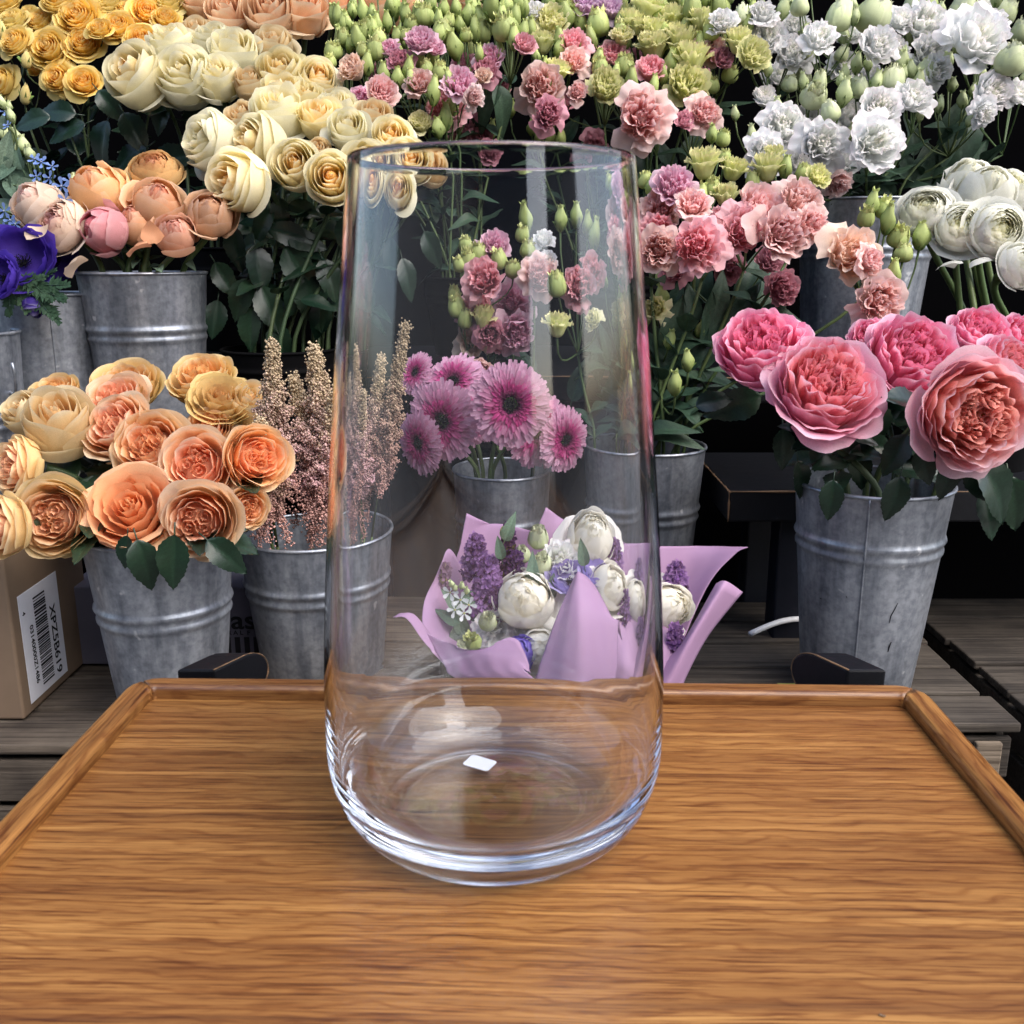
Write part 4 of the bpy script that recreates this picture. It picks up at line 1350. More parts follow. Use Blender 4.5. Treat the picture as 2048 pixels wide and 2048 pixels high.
leaves_to(cr, 'rose', [(570, 465, 85, 165), (610, 480, 80, -10), (600, 540, 110, -60), (625, 605, 120, -80), (660, 560, 90, -70), (640, 640, 80, -100), (590, 590, 90, -100), (560, 430, 70, -90), (690, 470, 80, -100), (520, 450, 80, -130), (440, 430, 80, -120), (470, 500, 90, -90), (520, 540, 100, -80), (480, 600, 90, -110), (540, 620, 100, -70), (450, 560, 80, -60), (500, 660, 90, -95), (560, 690, 90, -80), (430, 640, 80, -100), (610, 420, 70, -20), (742, 520, 90, -90), (790, 560, 90, -70), (850, 500, 80, -60)])

# cream roses, upper bunch
cu = cluster('upper_cream', 'rose', 'cream_rose', 'cream roses of the upper bunch', 1.76, 160, .0010, '''
279 156 112 -.45 .6 tea:cream2 | cream yellow rose at the left end of the upper bunch below the yellow spray roses
373 158 108 -.05 .55 tea:creamw | whitest rose of the upper bunch with a small golden centre
437 160 84 .1 1.0 tea:creamw | narrow white rose closed at the top, right of the whitest one
502 172 66 .1 1.1 tea:creamor | small peach cream bud like rose between the white and the yellow ones
563 155 98 .1 .8 tea:cream | plump pale yellow rose below the peach roses
636 162 78 .35 .5 tea:cream2 | pale yellow rose at the right end of the upper bunch, turned right
346 98 88 -.1 1.6 tea:creamw .03 | white rose facing up in the back row of the upper bunch, leftmost of three
432 92 82 .0 1.5 tea:creamw .04 | white rose facing up in the back row of the upper bunch, between two others
470 112 94 .2 1.3 tea:creamw .02 | large white petalled rose in the back row of the upper bunch, on the right
548 98 76 .1 1.0 tea:creamor .05 | shaded cream rose right under the brightest peach rose
398 72 64 .0 1.4 tea:creamor .08 | peach cream rose behind the upper bunch
''', nleaf=5, lsize=.075)
leaves_to(cu, 'rose', [(195, 290, 105, -115), (130, 262, 85, -160), (300, 330, 90, 20), (350, 315, 100, 10), (220, 210, 75, -50), (270, 265, 90, -60), (390, 240, 80, -90), (320, 235, 70, -110), (450, 230, 80, -70), (250, 320, 100, -150), (110, 220, 80, 170), (60, 240, 80, 190), (430, 215, 70, -80)])

# yellow spray roses: each stem carries several blooms
# peach roses at the top
pe = cluster('upper_cream', 'rose', 'peach_rose', 'peach roses at the top', 1.98, 40, .001, '''
412 14 82 -.2 1.0 tea:peach | peach rose at the left end of the top row, beside the yellow spray roses
460 36 84 .0 .8 tea:peach | peach rose second from the left of the top row with folded heart
541 30 98 .1 .6 tea:peach -.02 | brightest peach rose of the top row, petals curled back
610 30 82 .25 1.2 tea:peach | peach rose seen from the side at the right of the brightest one
668 4 66 .3 1.0 tea:peach .03 | peach rose cut by the top edge beside the first green buds
378 46 50 -.3 .8 spray:yellow .03 | small orange rose between the yellow spray roses and the peach roses
775 6 110 .1 1.0 tea:peach .06 | large peach rose at the top edge behind the green lisianthus buds
930 2 90 .2 1.0 tea:peach .10 | peach rose at the top edge, furthest right behind the buds
500 0 70 .0 1.3 tea:peach .06 | peach rose behind the top row, almost out of the picture
''', nleaf=3, lsize=.07)

TG = 'mauve lisianthus with green buds'
FG = 'frilled pink lisianthus with lime buds'
WG = 'white lisianthus with pale buds'
def spray(key, name, cat, group, label, Y, items, v0=None, slope=.0010, leaf='lis', nleaf=4, stemr=.0024, kinds=None, lsize=.06, node=None, mat='stem', leaves=(), branch=.055):
    """one branching stem in a bucket; items: 'u v d kind [ax ay]' separated by ';'"""
    it = []
    for q in items.split(';'):
        f = q.split()
        if not f: continue
        u, v, d = map(float, f[:3])
        ax, ay = (float(f[4]), float(f[5])) if len(f) > 5 else (None, None)
        it.append((u, v, d, f[3], ax, ay))
    if group in (TG, FG, WG):                    # the many thin upright stems with closed buds
        for _ in range(4):
            q = it[int(rng.integers(len(it)))]
            it.append((q[0] + rng.normal() * 22, q[1] - rng.uniform(22, 62), rng.uniform(17, 27), 'v' if group == WG else 'b', None, None))
    um = sum(i[0] for i in it) / len(it); vm = max(i[1] for i in it)
    vr = v0 if v0 is not None else sum(i[1] for i in it) / len(it)
    c, dd = B[key]
    pts = [P(i[0], i[1], Y + slope * (vr - i[1]) + rng.normal() * .006) for i in it]
    cen = sum(pts, Vector()) / len(pts)
    low = min(p.z for p in pts)
    rp = rim_point(key, .8, cen)
    foot = c + (rp - c) * .45; foot.z = c.z - .17
    o = empty(name, foot, label, cat, group)
    tgt = Vector((cen.x, cen.y + .012, max(low - .05, (low + rp.z) / 2 if low > rp.z else low - .02)))
    if node: tgt = P(node[0], node[1], Y + .02)
    main = bez(tgt, tgt + (tgt - rp).normalized() * -.08 + Vector((0, 0, -.02)), rp + Vector((0, 0, .06)), rp, 8)
    mb = MB()
    mb.tube([q - foot for q in main + [foot]], [stemr * .8] + [stemr] * 8 + [stemr * 1.2], 6)
    for (u, v, d, k, ax, ay), p in zip(it, pts):
        s = d * pxm(p) * ((.70 if group in (TG, FG) else .76 if group == WG else .80) if k in 'smdpkqalwgy' or k[:4] in ('side',) else (.84 if k in 'GYW' else .80 if k[:6] == 'spray:' else 1)) * rng.uniform(.93, 1.07)
        bloomy = len(k) > 1 or k in 'smdpkqalwgy' and k not in 'bGYWvr'
        out = p - cen
        if ax is None:
            if k in 'GYbWvr':
                axis = Vector((out.x * 2.2 + rng.normal() * .12, -.18 + rng.normal() * .1, 1)).normalized()
            else:
                axis = axis3(rng.normal() * .3 + out.x * 2, .45 + rng.uniform(0, .4))
        else:
            axis = axis3(ax, ay)
        if k in 'GYW': mk, hf, s2 = k, .5, s
        elif k in 'bvr': mk, hf, s2 = k, .8, s
        elif ':' in k: mk, hf, s2 = k, .35, s
        else: mk, hf, s2 = 'lis:' + k, .32, s
        me = V(mk)
        put('bud' if k in 'GYbWvr' else 'bloom', me, o, p, axis, s2, None, rng.uniform(.88, 1.25) if k in 'GYbWvr' else 1.0)
        b = p - axis * s2 * hf
        L = (b - tgt).length
        br = bez(b + axis * s2 * .08, b - axis * min(L * .4, branch), tgt + (b - tgt) * .15 + Vector((0, 0, .0)), tgt, 6)
        mb.tube([q - foot for q in br], [stemr * .75] + [stemr * .55] * 5 + [stemr * .7], 5)
    obj('stem', mb.mesh('stem', M[mat]), o)
    for i in range(nleaf):
        k = int(rng.integers(0, 8))
        q = main[k]
        a = rng.uniform(0, 6.28)
        dr = Vector((math.cos(a) * .8, math.sin(a) * .5 - .15, rng.uniform(.1, .9)))
        put_leaf(o, leaf, q, dr, Vector((-dr.x, -.5, 1.0)), lsize * rng.uniform(.7, 1.25))
    for (u, v, L, ang) in leaves:
        leaf_px(o, leaf, u, v, Y + .02, L, ang, (rng.normal() * .3, -1, .3))
    return o

LG = 'lisianthus'
YG = 'yellow spray roses'
for lab, dy, items in (
    ('yellow spray rose stem with the largest bloom high up, left of centre', .0, '158 36 92 spray:yellow .0 .5;200 58 52 spray:yellow .1 .9;120 3 78 spray:yellow2 0 1.0'),
    ('yellow spray rose stem with two round blooms side by side below the largest one', -.02, '100 98 78 spray:yellow2 -.1 .35;167 88 72 spray:yellow .15 .5;82 42 62 spray:yellow2 -.3 .8;52 118 24 r'),
    ('yellow spray rose stem drooping lowest with a loose pale petal', -.03, '116 156 62 spray:yellow2 -.1 .3;168 164 64 spray:yellow .2 .5;165 134 24 r'),
    ('yellow spray rose stem of four blooms reaching toward the peach roses', .0, '237 54 66 spray:yellow .1 .7;283 78 64 spray:yellow .2 .5;219 6 72 spray:paley .0 1.0;340 78 46 spray:yellow .3 .9'),
    ('yellow spray rose stem with a big tilted bloom cut by the top edge', .03, '295 26 70 spray:yellow .4 .5;332 38 52 spray:yellow .3 .8;334 4 70 spray:paley .2 1.0;257 20 54 spray:yellow2 0 1.1'),
    ('pale yellow spray rose stem at the top left corner', .02, '31 84 64 spray:yellow2 -.3 .6;27 40 58 spray:paley -.2 1.0;12 8 58 spray:yellow2 -.2 1.2;4 60 24 r;58 26 40 spray:paley 0 1'),
    ('yellow spray rose stem cut by the left edge above a pale bud', -.02, '8 164 66 spray:yellow2 -.6 .3;51 188 26 r;70 140 26 spray:yellow 0 .6'),
):
    spray('yellow', 'spray_rose', 'spray rose', YG, lab, 1.93 + dy, items, leaf='rose', nleaf=6, mat='stem_dark', lsize=.06)

# mauve and green lisianthus, top left of centre
for lab, dy, items, lv in (
    ('lisianthus spray of green buds with one salmon cup, leftmost of the mauve bunch', .0, '708 140 62 side:a -.5 .6;722 196 56 m -.3 .3;678 35 26 b;690 48 28 b;666 100 40 G;686 75 34 G;660 122 30 G;700 90 20 b', ()),
    ('lisianthus spray with a salmon and white cup and a fan of pale green buds', -.03, '762 188 78 side:q .45 .35;728 60 34 G;750 98 42 G;724 100 30 G;745 62 28 b;716 78 26 b;735 128 26 b;758 75 34 G', ()),
    ('lisianthus spray with a dark mauve bloom behind tall green buds', .02, '798 120 60 d -.2 .6;778 96 44 m -.3 .7;728 25 26 b;744 26 22 b;774 44 22 b;786 10 34 b;812 30 24 b;836 22 26 G', ()),
    ('lisianthus spray with a tall mauve and white cup', .0, '842 86 70 side:m .0 .8;870 98 40 side:m .3 .6;848 30 44 G;822 46 34 G;812 70 26 G;862 6 26 b', ()),
    ('lisianthus spray with two fat green buds over a rosy bloom', -.04, '838 166 64 s -.1 .5;853 136 30 G;880 142 34 G;866 112 24 b;868 182 28 b;796 156 28 b;818 138 24 b;822 160 22 b', ()),
    ('lisianthus spray with a wide mauve white bloom trailing to the right', -.02, '918 168 84 m .1 .6;948 196 48 p .6 -.1;884 64 50 G;898 40 30 G;908 92 34 b;932 70 28 G', ()),
    ('lisianthus spray with the brightest magenta bloom, small one beside it', -.05, '904 212 78 k .1 .3;872 218 58 k -.4 .3;842 250 60 side:y -.1 .8;876 256 28 b', ((968, 208, 95, -130), (1010, 215, 95, -70))),
    ('lisianthus spray with pale pink blooms and a crowd of narrow buds', .03, '980 112 66 m -.1 .6;966 152 42 a;972 140 56 d .2 .4;950 60 26 b;944 20 28 b;960 40 30 b;976 55 30 G;964 64 36 G;936 30 30 b;920 50 24 b', ()),
    ('lisianthus spray with one large pale green bud on a straight stem', -.01, '1010 55 58 G;1030 34 28 b;1028 76 26 b;1046 64 24 b;984 12 34 b;1012 10 34 G;1040 8 30 b;1049 92 52 side:k .2 .8', ()),
    ('lisianthus spray drooping with dark pink blooms near the vase lip', .04, '925 262 52 d -.1 .2;962 272 60 d .2 .2;978 304 56 d .1 0;952 240 34 d', ()),
    ('lisianthus spray deep in the mauve bunch, shaded pink blooms', .08, '880 196 60 d;930 130 56 d;760 150 56 d;1000 170 50 d;820 120 50 d;940 100 36 G;960 90 34 b', ()),
):
    spray('lisleft', LG, LG, TG, lab, 1.84 + dy, items, nleaf=4, leaves=lv)

for lab, dy, items, lv in (
    ('lisianthus spray with a big salmon frilled bloom above the vase lip', -.03, '1081 172 96 s -.1 .2;1096 226 76 d .1 .1;1116 142 56 Y;1085 88 52 Y;1062 60 26 b', ()),
    ('lisianthus spray with pink blooms stacked under a cream green one', .02, '1146 84 74 k .0 .7;1148 124 64 s .1 .4;1154 184 46 q .1 .1;1102 40 78 y 0 .7;1068 22 50 w -.1 .9;1120 80 26 b', ()),
    ('lisianthus spray with a single tall green bud before the coral bloom', -.01, '1228 108 64 k .0 .8;1166 98 34 G;1200 132 38 G;1250 130 44 G;1212 178 64 Y 0 .5;1198 120 26 b', ()),
    ('lisianthus spray with the largest pink frilled bloom, facing out beside the vase lip', -.06, '1284 234 118 q .0 .1;1308 100 58 Y;1366 112 40 G;1342 126 28 b;1264 160 26 b', ()),
    ('lisianthus spray with a lilac bloom at the top edge', .08, '1170 10 90 l -.1 .8;1222 18 80 l .2 .8;1196 45 56 G;1198 5 26 b;1130 30 34 b;1250 38 46 G;1140 14 30 G', ()),
    ('lisianthus spray with a cream green cup and frilled lime buds', .04, '1244 74 52 side:y 0 1;1262 48 48 Y;1292 20 58 Y;1276 55 40 Y;1320 36 32 b;1306 62 52 Y;1240 60 30 G', ()),
    ('lisianthus spray with a pink cup under lime rosettes', .01, '1300 142 70 side:k .0 .7;1304 90 56 Y;1362 88 62 Y;1338 26 40 G;1318 8 40 G;1330 60 30 G', ()),
    ('lisianthus spray with a lime double bud in front of a shaded coral bloom', -.01, '1420 98 78 s .2 .5;1446 118 54 d .3 .4;1384 118 66 Y;1356 70 46 Y;1346 40 54 Y;1374 62 44 G', ()),
    ('lisianthus spray with the lowest spiky lime bloom above a rosy one', -.04, '1372 176 74 Y 0 .4;1408 226 80 q .2 .2;1368 240 48 d;1422 170 38 G;1460 148 40 G', ()),
    ('lisianthus spray with lime blooms touching the white bunch', -.02, '1476 84 52 Y;1504 114 60 Y .3 .5;1440 10 40 G;1384 14 44 G;1400 40 40 Y;1422 60 40 G', ()),
    ('lisianthus spray deep in the frilled bunch, shaded rosy blooms', .09, '1180 150 56 d;1270 120 56 d;1340 150 56 d;1130 200 50 d;1400 150 56 d;1320 190 50 d;1230 60 40 G;1350 20 40 G;1180 100 50 q', ()),
    ('lisianthus spray of lime buds low in the shade above the vase', .04, '1078 276 22 b;1100 272 28 b;1122 278 22 b;1190 296 70 d 0 .1', ((1250, 290, 80, 60), (1330, 310, 90, 110), (1180, 280, 80, 100), (1140, 260, 70, 60), (1290, 330, 80, 90), (1380, 290, 80, 80))),
    ('lisianthus spray of lime buds highest in the frilled bunch', .10, '1100 8 34 b;1160 40 30 b;1060 12 30 G;1280 6 34 G;1370 8 36 Y;1350 -8 40 G;1416 20 34 b;1270 30 30 b', ()),
):
    spray('lisright', LG, LG, FG, lab, 1.90 + dy, items, nleaf=5, leaves=lv)

# white lisianthus, top right
for lab, dy, items, lv in (
    ('white lisianthus spray with the largest frilled bloom high at the right', -.02, '1954 78 132 w .1 .5;2024 116 68 W;1927 18 66 W;1990 40 60 w', ()),
    ('white lisianthus spray with a tall ruffled bloom hanging over the bucket rim', -.08, '1758 222 86 side:w -.1 .4;1752 286 110 w .0 .15;1784 156 58 W;1718 172 44 W;1714 128 24 v', ()),
    ('white lisianthus spray with a creased bloom low in the middle', -.06, '1646 288 100 w .0 .2;1660 222 44 W;1629 188 64 W 0 .6;1688 186 30 v;1640 160 34 W', ()),
    ('white lisianthus spray with a wide soft bloom at the lower left of the bunch', -.04, '1568 252 98 w -.1 .3;1530 308 84 w -.2 .2;1528 196 46 side:w 0 1;1580 166 38 W;1606 154 40 W', ()),
    ('white lisianthus spray with petals trailing down beside the pink bunch', -.05, '1652 350 64 side:w .1 -.8;1676 370 50 p .2 -.7;1600 330 60 w', ()),
    ('white lisianthus spray with a folded bloom in front of the bundle of stems', -.04, '1828 194 84 w .1 .6;1854 138 46 W;1822 140 22 v;1890 128 26 v', ()),
    ('white lisianthus spray leaning furthest right with a drooping bloom', -.02, '1978 188 78 side:w .3 .3;1966 226 56 w .2 -.2;2034 186 60 w .4 .3;2044 60 50 W', ((1935, 270, 150, 60),)),
    ('white lisianthus spray with soft blooms behind lime buds on the left', .03, '1538 76 84 w -.1 .5;1588 106 84 w 0 .5;1617 104 30 W;1685 106 32 W;1536 138 20 v;1500 50 54 w', ()),
    ('white lisianthus spray with a cream green bloom at the left end of the white bunch', .05, '1443 46 62 w -.2 .6;1484 28 40 W;1525 26 64 w 0 .8;1566 18 26 v', ()),
    ('white lisianthus spray with two large pale buds on straight stems', .0, '1680 28 58 W;1750 26 82 W;1640 74 78 w 0 .6;1757 90 84 w .1 .4;1600 10 40 W', ()),
    ('white lisianthus spray with flat petals behind the stems at the right', .03, '1850 44 92 w 0 .5;1860 106 78 w .1 .3;1876 140 64 w .2 .1;1800 40 60 w;1858 12 34 b', ()),
    ('white lisianthus spray at the back of the white bunch, top edge', .08, '1700 60 70 w;1590 50 60 w;1790 100 70 w;1900 60 70 w;1960 10 60 w;2010 20 56 W;1830 5 50 W;1690 130 60 w', ()),
    ('white lisianthus spray in the shade at the heart of the white bunch', .07, '1700 230 80 w;1620 240 70 w;1680 330 70 w;1560 150 60 w;1740 150 60 w', ()),
    ('white lisianthus spray of bare stems and broad leaves, right of the big bundle', -.01, '1925 200 20 v;1905 170 20 v;1880 210 18 v;1940 240 18 v;1960 150 18 v;1990 120 16 v;1900 120 16 v;1870 160 16 v;1840 230 16 v;1945 180 16 v;1915 90 18 v;1975 210 16 v;1860 80 16 v;2000 170 18 v', ((1850, 330, 95, 80), (1900, 300, 120, 62), (1830, 270, 80, 95), (1940, 330, 120, 55), (1815, 330, 80, 110), (1880, 360, 90, 75), (1770, 370, 70, 130), (1915, 235, 110, 66))),
):
    spray('white', LG, LG, WG, lab, 1.84 + dy, items, nleaf=5, leaves=lv)

# pink lisianthus right of the vase
PG = 'pink lisianthus in the bucket right of the vase'
for lab, dy, items, lv in (
    ('pink lisianthus spray with two deep pink blooms side by side', -.03, '1396 488 104 k -.1 .2;1482 462 88 k .1 .25;1424 376 42 G;1364 384 48 G;1401 392 30 b', ()),
    ('pink lisianthus spray with a broad pale pink bloom on the right', -.02, '1562 466 104 q .2 .2;1518 418 90 q .1 .5;1451 392 48 Y;1466 340 54 Y;1505 360 32 G', ()),
    ('pink lisianthus spray with a tall frilled coral bloom and lime cups', .0, '1600 402 100 s .2 .5;1624 448 68 q .3 .1;1633 356 50 Y .4 .7;1606 346 36 G;1536 338 60 Y;1548 310 42 Y;1571 334 28 b', ()),
    ('pink lisianthus spray with a lime rosette high on the left', .02, '1350 370 86 m -.1 .6;1388 408 72 q;1408 330 66 Y;1424 268 24 b;1447 276 34 G;1449 312 28 G;1345 350 40 Y', ()),
    ('pink lisianthus spray with coral blooms touching the right side of the vase', -.01, '1322 422 82 s -.2 .3;1318 500 84 s -.2 .1;1306 372 30 b;1316 462 70 k -.2 .2;1290 360 30 G', ()),
    ('pink lisianthus spray bending right with a lone salmon bloom and lime buds', -.06, '1704 508 112 a .2 .3;1741 522 60 q .5 .2;1732 434 38 G;1770 416 40 G;1776 440 28 b;1744 406 28 b', ()),
    ('pink lisianthus spray bending furthest right with a hanging salmon bloom', -.09, '1757 600 104 s .1 .0;1797 472 44 G;1807 506 46 G;1842 472 34 b;1788 546 30 b;1752 566 46 a 0 .3', ()),
    ('pink lisianthus spray with yellow green buds low beside the vase', -.02, '1308 614 48 y -.3 .4;1323 592 32 b;1323 558 28 b;1330 720 40 0;' .replace('1330 720 40 0;', '') + '1375 722 26 b;1350 768 28 b', ((1350, 650, 120, 75), (1390, 700, 100, 60), (1330, 700, 90, 100), (1420, 640, 110, 80), (1440, 600, 110, 70), (1480, 620, 120, 65), (1385, 610, 80, 100), (1310, 690, 80, 120))),
    ('pink lisianthus spray with shaded rosy blooms behind the front row', .05, '1566 578 72 d .2 0;1455 532 66 d 0 .1;1440 440 70 k;1350 540 60 d;1540 520 60 d', ((1500, 560, 110, 75), (1540, 640, 110, 60), (1470, 690, 100, 60), (1405, 560, 100, 85), (1350, 600, 90, 80), (1530, 590, 110, 55))),
    ('pink lisianthus spray seen through the right wall of the vase', -.01, '1222 545 72 k .0 .2;1180 576 84 k -.1 .2;1215 640 46 y;1128 570 46 G;1128 654 58 Y;1140 440 30 b;1180 432 32 b;1210 450 30 b;1232 470 34 b', ((1180, 760, 100, 70), (1230, 720, 90, 95), (1270, 780, 100, 75), (1260, 690, 90, 100))),
    ('pink lisianthus spray of thin stems and leaves low in the bucket', .03, '1290 640 22 b;1340 680 22 b;1400 660 20 b;1260 560 26 b', ((1300, 790, 100, 90), (1340, 800, 100, 75), (1365, 830, 80, 60), (1280, 820, 90, 110), (1400, 790, 90, 50), (1330, 860, 60, 40), (1310, 740, 100, 85))),
):
    spray('lismid', LG, LG, PG, lab, 1.44 + dy, items, nleaf=6, leaves=lv, stemr=.0026)

VG = 'lisianthus behind the gerberas, seen through the vase'
for lab, dy, items in (
    ('lisianthus spray with a round pink bloom under green buds, left of the vase glare', .0, '962 560 88 k -.1 .3;954 506 46 G;990 494 66 m .1 .6;925 490 36 G;912 530 36 G;930 520 40 G;1030 540 44 G;1000 520 40 G'),
    ('lisianthus spray with a pink and green half open bloom seen through the vase', -.02, '947 622 76 k -.1 .3;965 640 48 Y;905 614 42 G;926 640 36 G;900 590 30 G'),
    ('lisianthus spray with mauve pink blooms hanging in the middle of the vase', .01, '1027 608 86 m .1 .2;1036 670 78 m .2 -.1;1040 576 36 G;1060 582 32 G;980 670 60 d 0 0'),
    ('lisianthus spray with a peach pompon bloom above the gerberas', -.03, '944 682 72 a -.1 .3;958 742 66 side:s 0 -.5;1000 690 40 d'),
    ('lisianthus spray with a pale pink bloom behind the bright glare in the vase', .0, '1090 552 80 q .1 .3;1064 500 44 G;1052 470 34 G;1058 440 30 b;1100 480 44 w 0 .9;1110 520 40 w'),
):
    spray('lisvase', LG, LG, VG, lab, 1.56 + dy, items, nleaf=3)

# white ranunculus, right edge
wr = cluster('wran', 'ranunculus', 'ranunculus', 'white ranunculus at the right edge', 1.40, 450, .0008, '''
1994 460 106 .0 .25 ran:wran -.02 1.4 | white ranunculus facing out with every ring of petals showing, lowest on the right
1922 456 98 -.3 .4 ran:wran | white ranunculus tilted left, between the facing one and the leftmost one
1852 424 104 -.5 .8 ran:wran .01 | white ranunculus furthest left, its face turned up and away
1974 384 104 .0 1.1 globe:wran | full white ranunculus in the upper row, seen from the side
1938 362 90 -.3 1.2 globe:wran .02 | white ranunculus topmost on the left of the upper row
2020 380 90 .3 1.0 ran:wran .02 | white ranunculus at the right edge of the upper row
2040 532 86 .3 .4 ran:wran | white ranunculus cut by the right edge, hanging lowest
''', nleaf=0, mat='stem', stemr=.0048)
loose_petals(wr[1][3], [(1900, 518, 1.37, 58, -.4, -1.0), (1955, 512, 1.36, 50, .2, -1.2)], 'E8E8DE', 'E9E9E2')

# gerberas seen through the vase
ge = cluster('gerbera', 'gerbera', 'gerbera', 'pink gerberas seen through the vase', 1.32, 830, .0006, '''
1024 812 172 .02 .05 gerb -.08 1.7 | pink gerbera facing straight out with dark eye, the largest in the middle of the vase
874 846 165 -.35 -.05 gerb -.01 | pink gerbera left of the largest one, its dark eye turned down left
898 766 142 -.35 .9 gerb .03 | pink gerbera seen from behind its petals above the left one
822 890 132 -.8 -.1 gerb .02 | pink gerbera lowest on the left side of the vase
812 748 94 -.7 .7 gerb .05 | small mauve pink gerbera highest on the left beside the astilbe
938 838 113 -.1 .1 gerb .04 | deep pink gerbera mostly hidden between two larger ones
1084 866 153 .35 -.1 gerb .05 | pink gerbera tucked behind the lower right of the largest one
1146 884 132 .65 -.05 gerb .06 | pink gerbera furthest right in the vase, turned right
''', nleaf=0, mat='stem', stemr=.0034, hfac=.2)

# anemones
an = cluster('anem', 'anemone', 'anemone', 'purple anemones at the left edge', 1.38, 540, .0006, '''
42 518 118 .15 .55 anem:anem | open purple anemone with dark eye, largest at the left edge
0 556 82 -.4 .4 anem:anem -.02 | purple anemone cut by the left edge beneath the largest one
108 520 80 .5 .2 anem:anemd .06 | dark violet anemone in the shadow of the blush ranunculus
''', nleaf=2, leaf='feather', mat='stem', stemr=.0036, lsize=.05)
for (u, v, L, ang) in [(70, 572, 70, -40), (95, 585, 75, -20), (40, 590, 70, -70), (110, 570, 60, 0), (20, 600, 60, -100), (85, 610, 65, -50), (60, 560, 60, 10), (105, 625, 50, -60)]:
    leaf_px(an[0][3], 'feather', u, v, 1.37, L, ang)
single('anem', 'anemone', 'anemone', 'purple anemones at the left edge', 'globe:anemd', 68, 615, 42, .15, -2.2, 'closed violet anemone hanging upside down below the feathery leaves', 1.38, nleaf=0, mat='stem') if 'globe:anemd' in MESH else None

# blue star flowers
BG = 'blue star flowers at the left edge'
for k, (lab, items, lv) in enumerate((
    ('blue star flower stem with the brightest open blue stars beside the ranunculus', '123 372 30 star:blue 0 .3;98 356 28 star:blue -.2 .5;105 388 24 star:blue .1 .1;140 362 26 star:blue .3 .3;130 400 24 star:blue .2 -.1;150 366 20 v', ((150, 410, 40, 20),)),
    ('blue star flower stem with pale bluish buds and small stars in the middle', '70 318 26 star:blue .1 .8;82 324 26 star:blue .2 .6;60 308 20 v;47 292 24 v;56 306 18 v;104 332 20 star:blue .3 .7;72 352 22 star:blue 0 .3;36 298 16 v', ((34, 330, 60, 40), (50, 350, 60, -60))),
    ('blue star flower stem with grey green leaves at the left edge', '10 268 22 v;26 274 20 star:blue 0 .7;34 272 18 v;8 422 26 star:blue -.2 .2;20 440 24 star:blue .1 0;30 448 20 star:blue .3 -.2;8 456 20 star:blue 0 -.3', ((10, 300, 80, 70), (25, 345, 90, -30), (5, 375, 80, -100), (40, 385, 85, -50), (15, 410, 70, 150), (60, 370, 60, 0), (8, 340, 70, 30), (30, 310, 60, 110))),
    ('blue star flower stem with shaded bluish buds high by the edge', '10 222 20 star:blue;22 232 18 v;4 205 18 v;14 250 18 star:blue;18 212 14 v', ((6, 240, 40, 80),)),
)):
    spray('blue', 'star_flower', 'star flower', BG, lab, 1.50 + .02 * (k % 2), items, leaf='grey', nleaf=4, leaves=lv, lsize=.045)
# ------------------------------------------------------------------ astilbe plumes
def plume(tip, foot, wid, n_br, c_top, c_low, parent, bead=.00165):
    """a feathery plume: central stem, side branches getting shorter to the tip, all set with tiny florets"""
    mb, sb = MB(), MB()
    tip, foot = tip - parent.location, foot - parent.location
    ax = (tip - foot)
    L = ax.length
    d = ax.normalized()
    sb.tube([foot, foot.lerp(tip, .5), tip], [.0022, .0016, .0006], 5)
    u_ = d.orthogonal().normalized()
    for i in range(n_br):
        t = i / n_br
        a = i * 2.4 + rng.normal() * .3
        out = (u_ * math.cos(a) + d.cross(u_) * math.sin(a))
        b0 = foot.lerp(tip, .22 + .78 * t)
        bl = 1.75 * wid * (1 - t) ** 1.15 * rng.uniform(.6, 1.15) * (1 if t > .15 else .75) + .006
        dirn = (out * (.70 - .2 * t) + d * (.72 + .5 * t) * rng.uniform(.7, 1.1)).normalized()
        sag = rng.uniform(-.1, .35)
        e = b0 + dirn * bl
        q = [b0, b0.lerp(e, .5) + d * .003, e - Vector((0, 0, sag * bl * .4))]
        sb.tube(q, [.0009, .0006, .0004], 4)
        nb = int(26 + bl * 3600)
        for j in range(nb):
            f = rng.uniform(.1, 1)
            c = q[0] * (1 - f) ** 2 + q[1] * 2 * f * (1 - f) + q[2] * f * f
            sp = .0043 * (1 - .45 * f)
            c = c + Vector((rng.normal() * sp, rng.normal() * sp, rng.normal() * sp))
            k = np.clip(t * 1.25 + rng.normal() * .12, 0, 1)
            col = (c_low * (1 - k) + c_top * k) * rng.uniform(.7, 1.2)
            mb.blob(c, bead * rng.uniform(.6, 1.25), col)
    return mb, sb

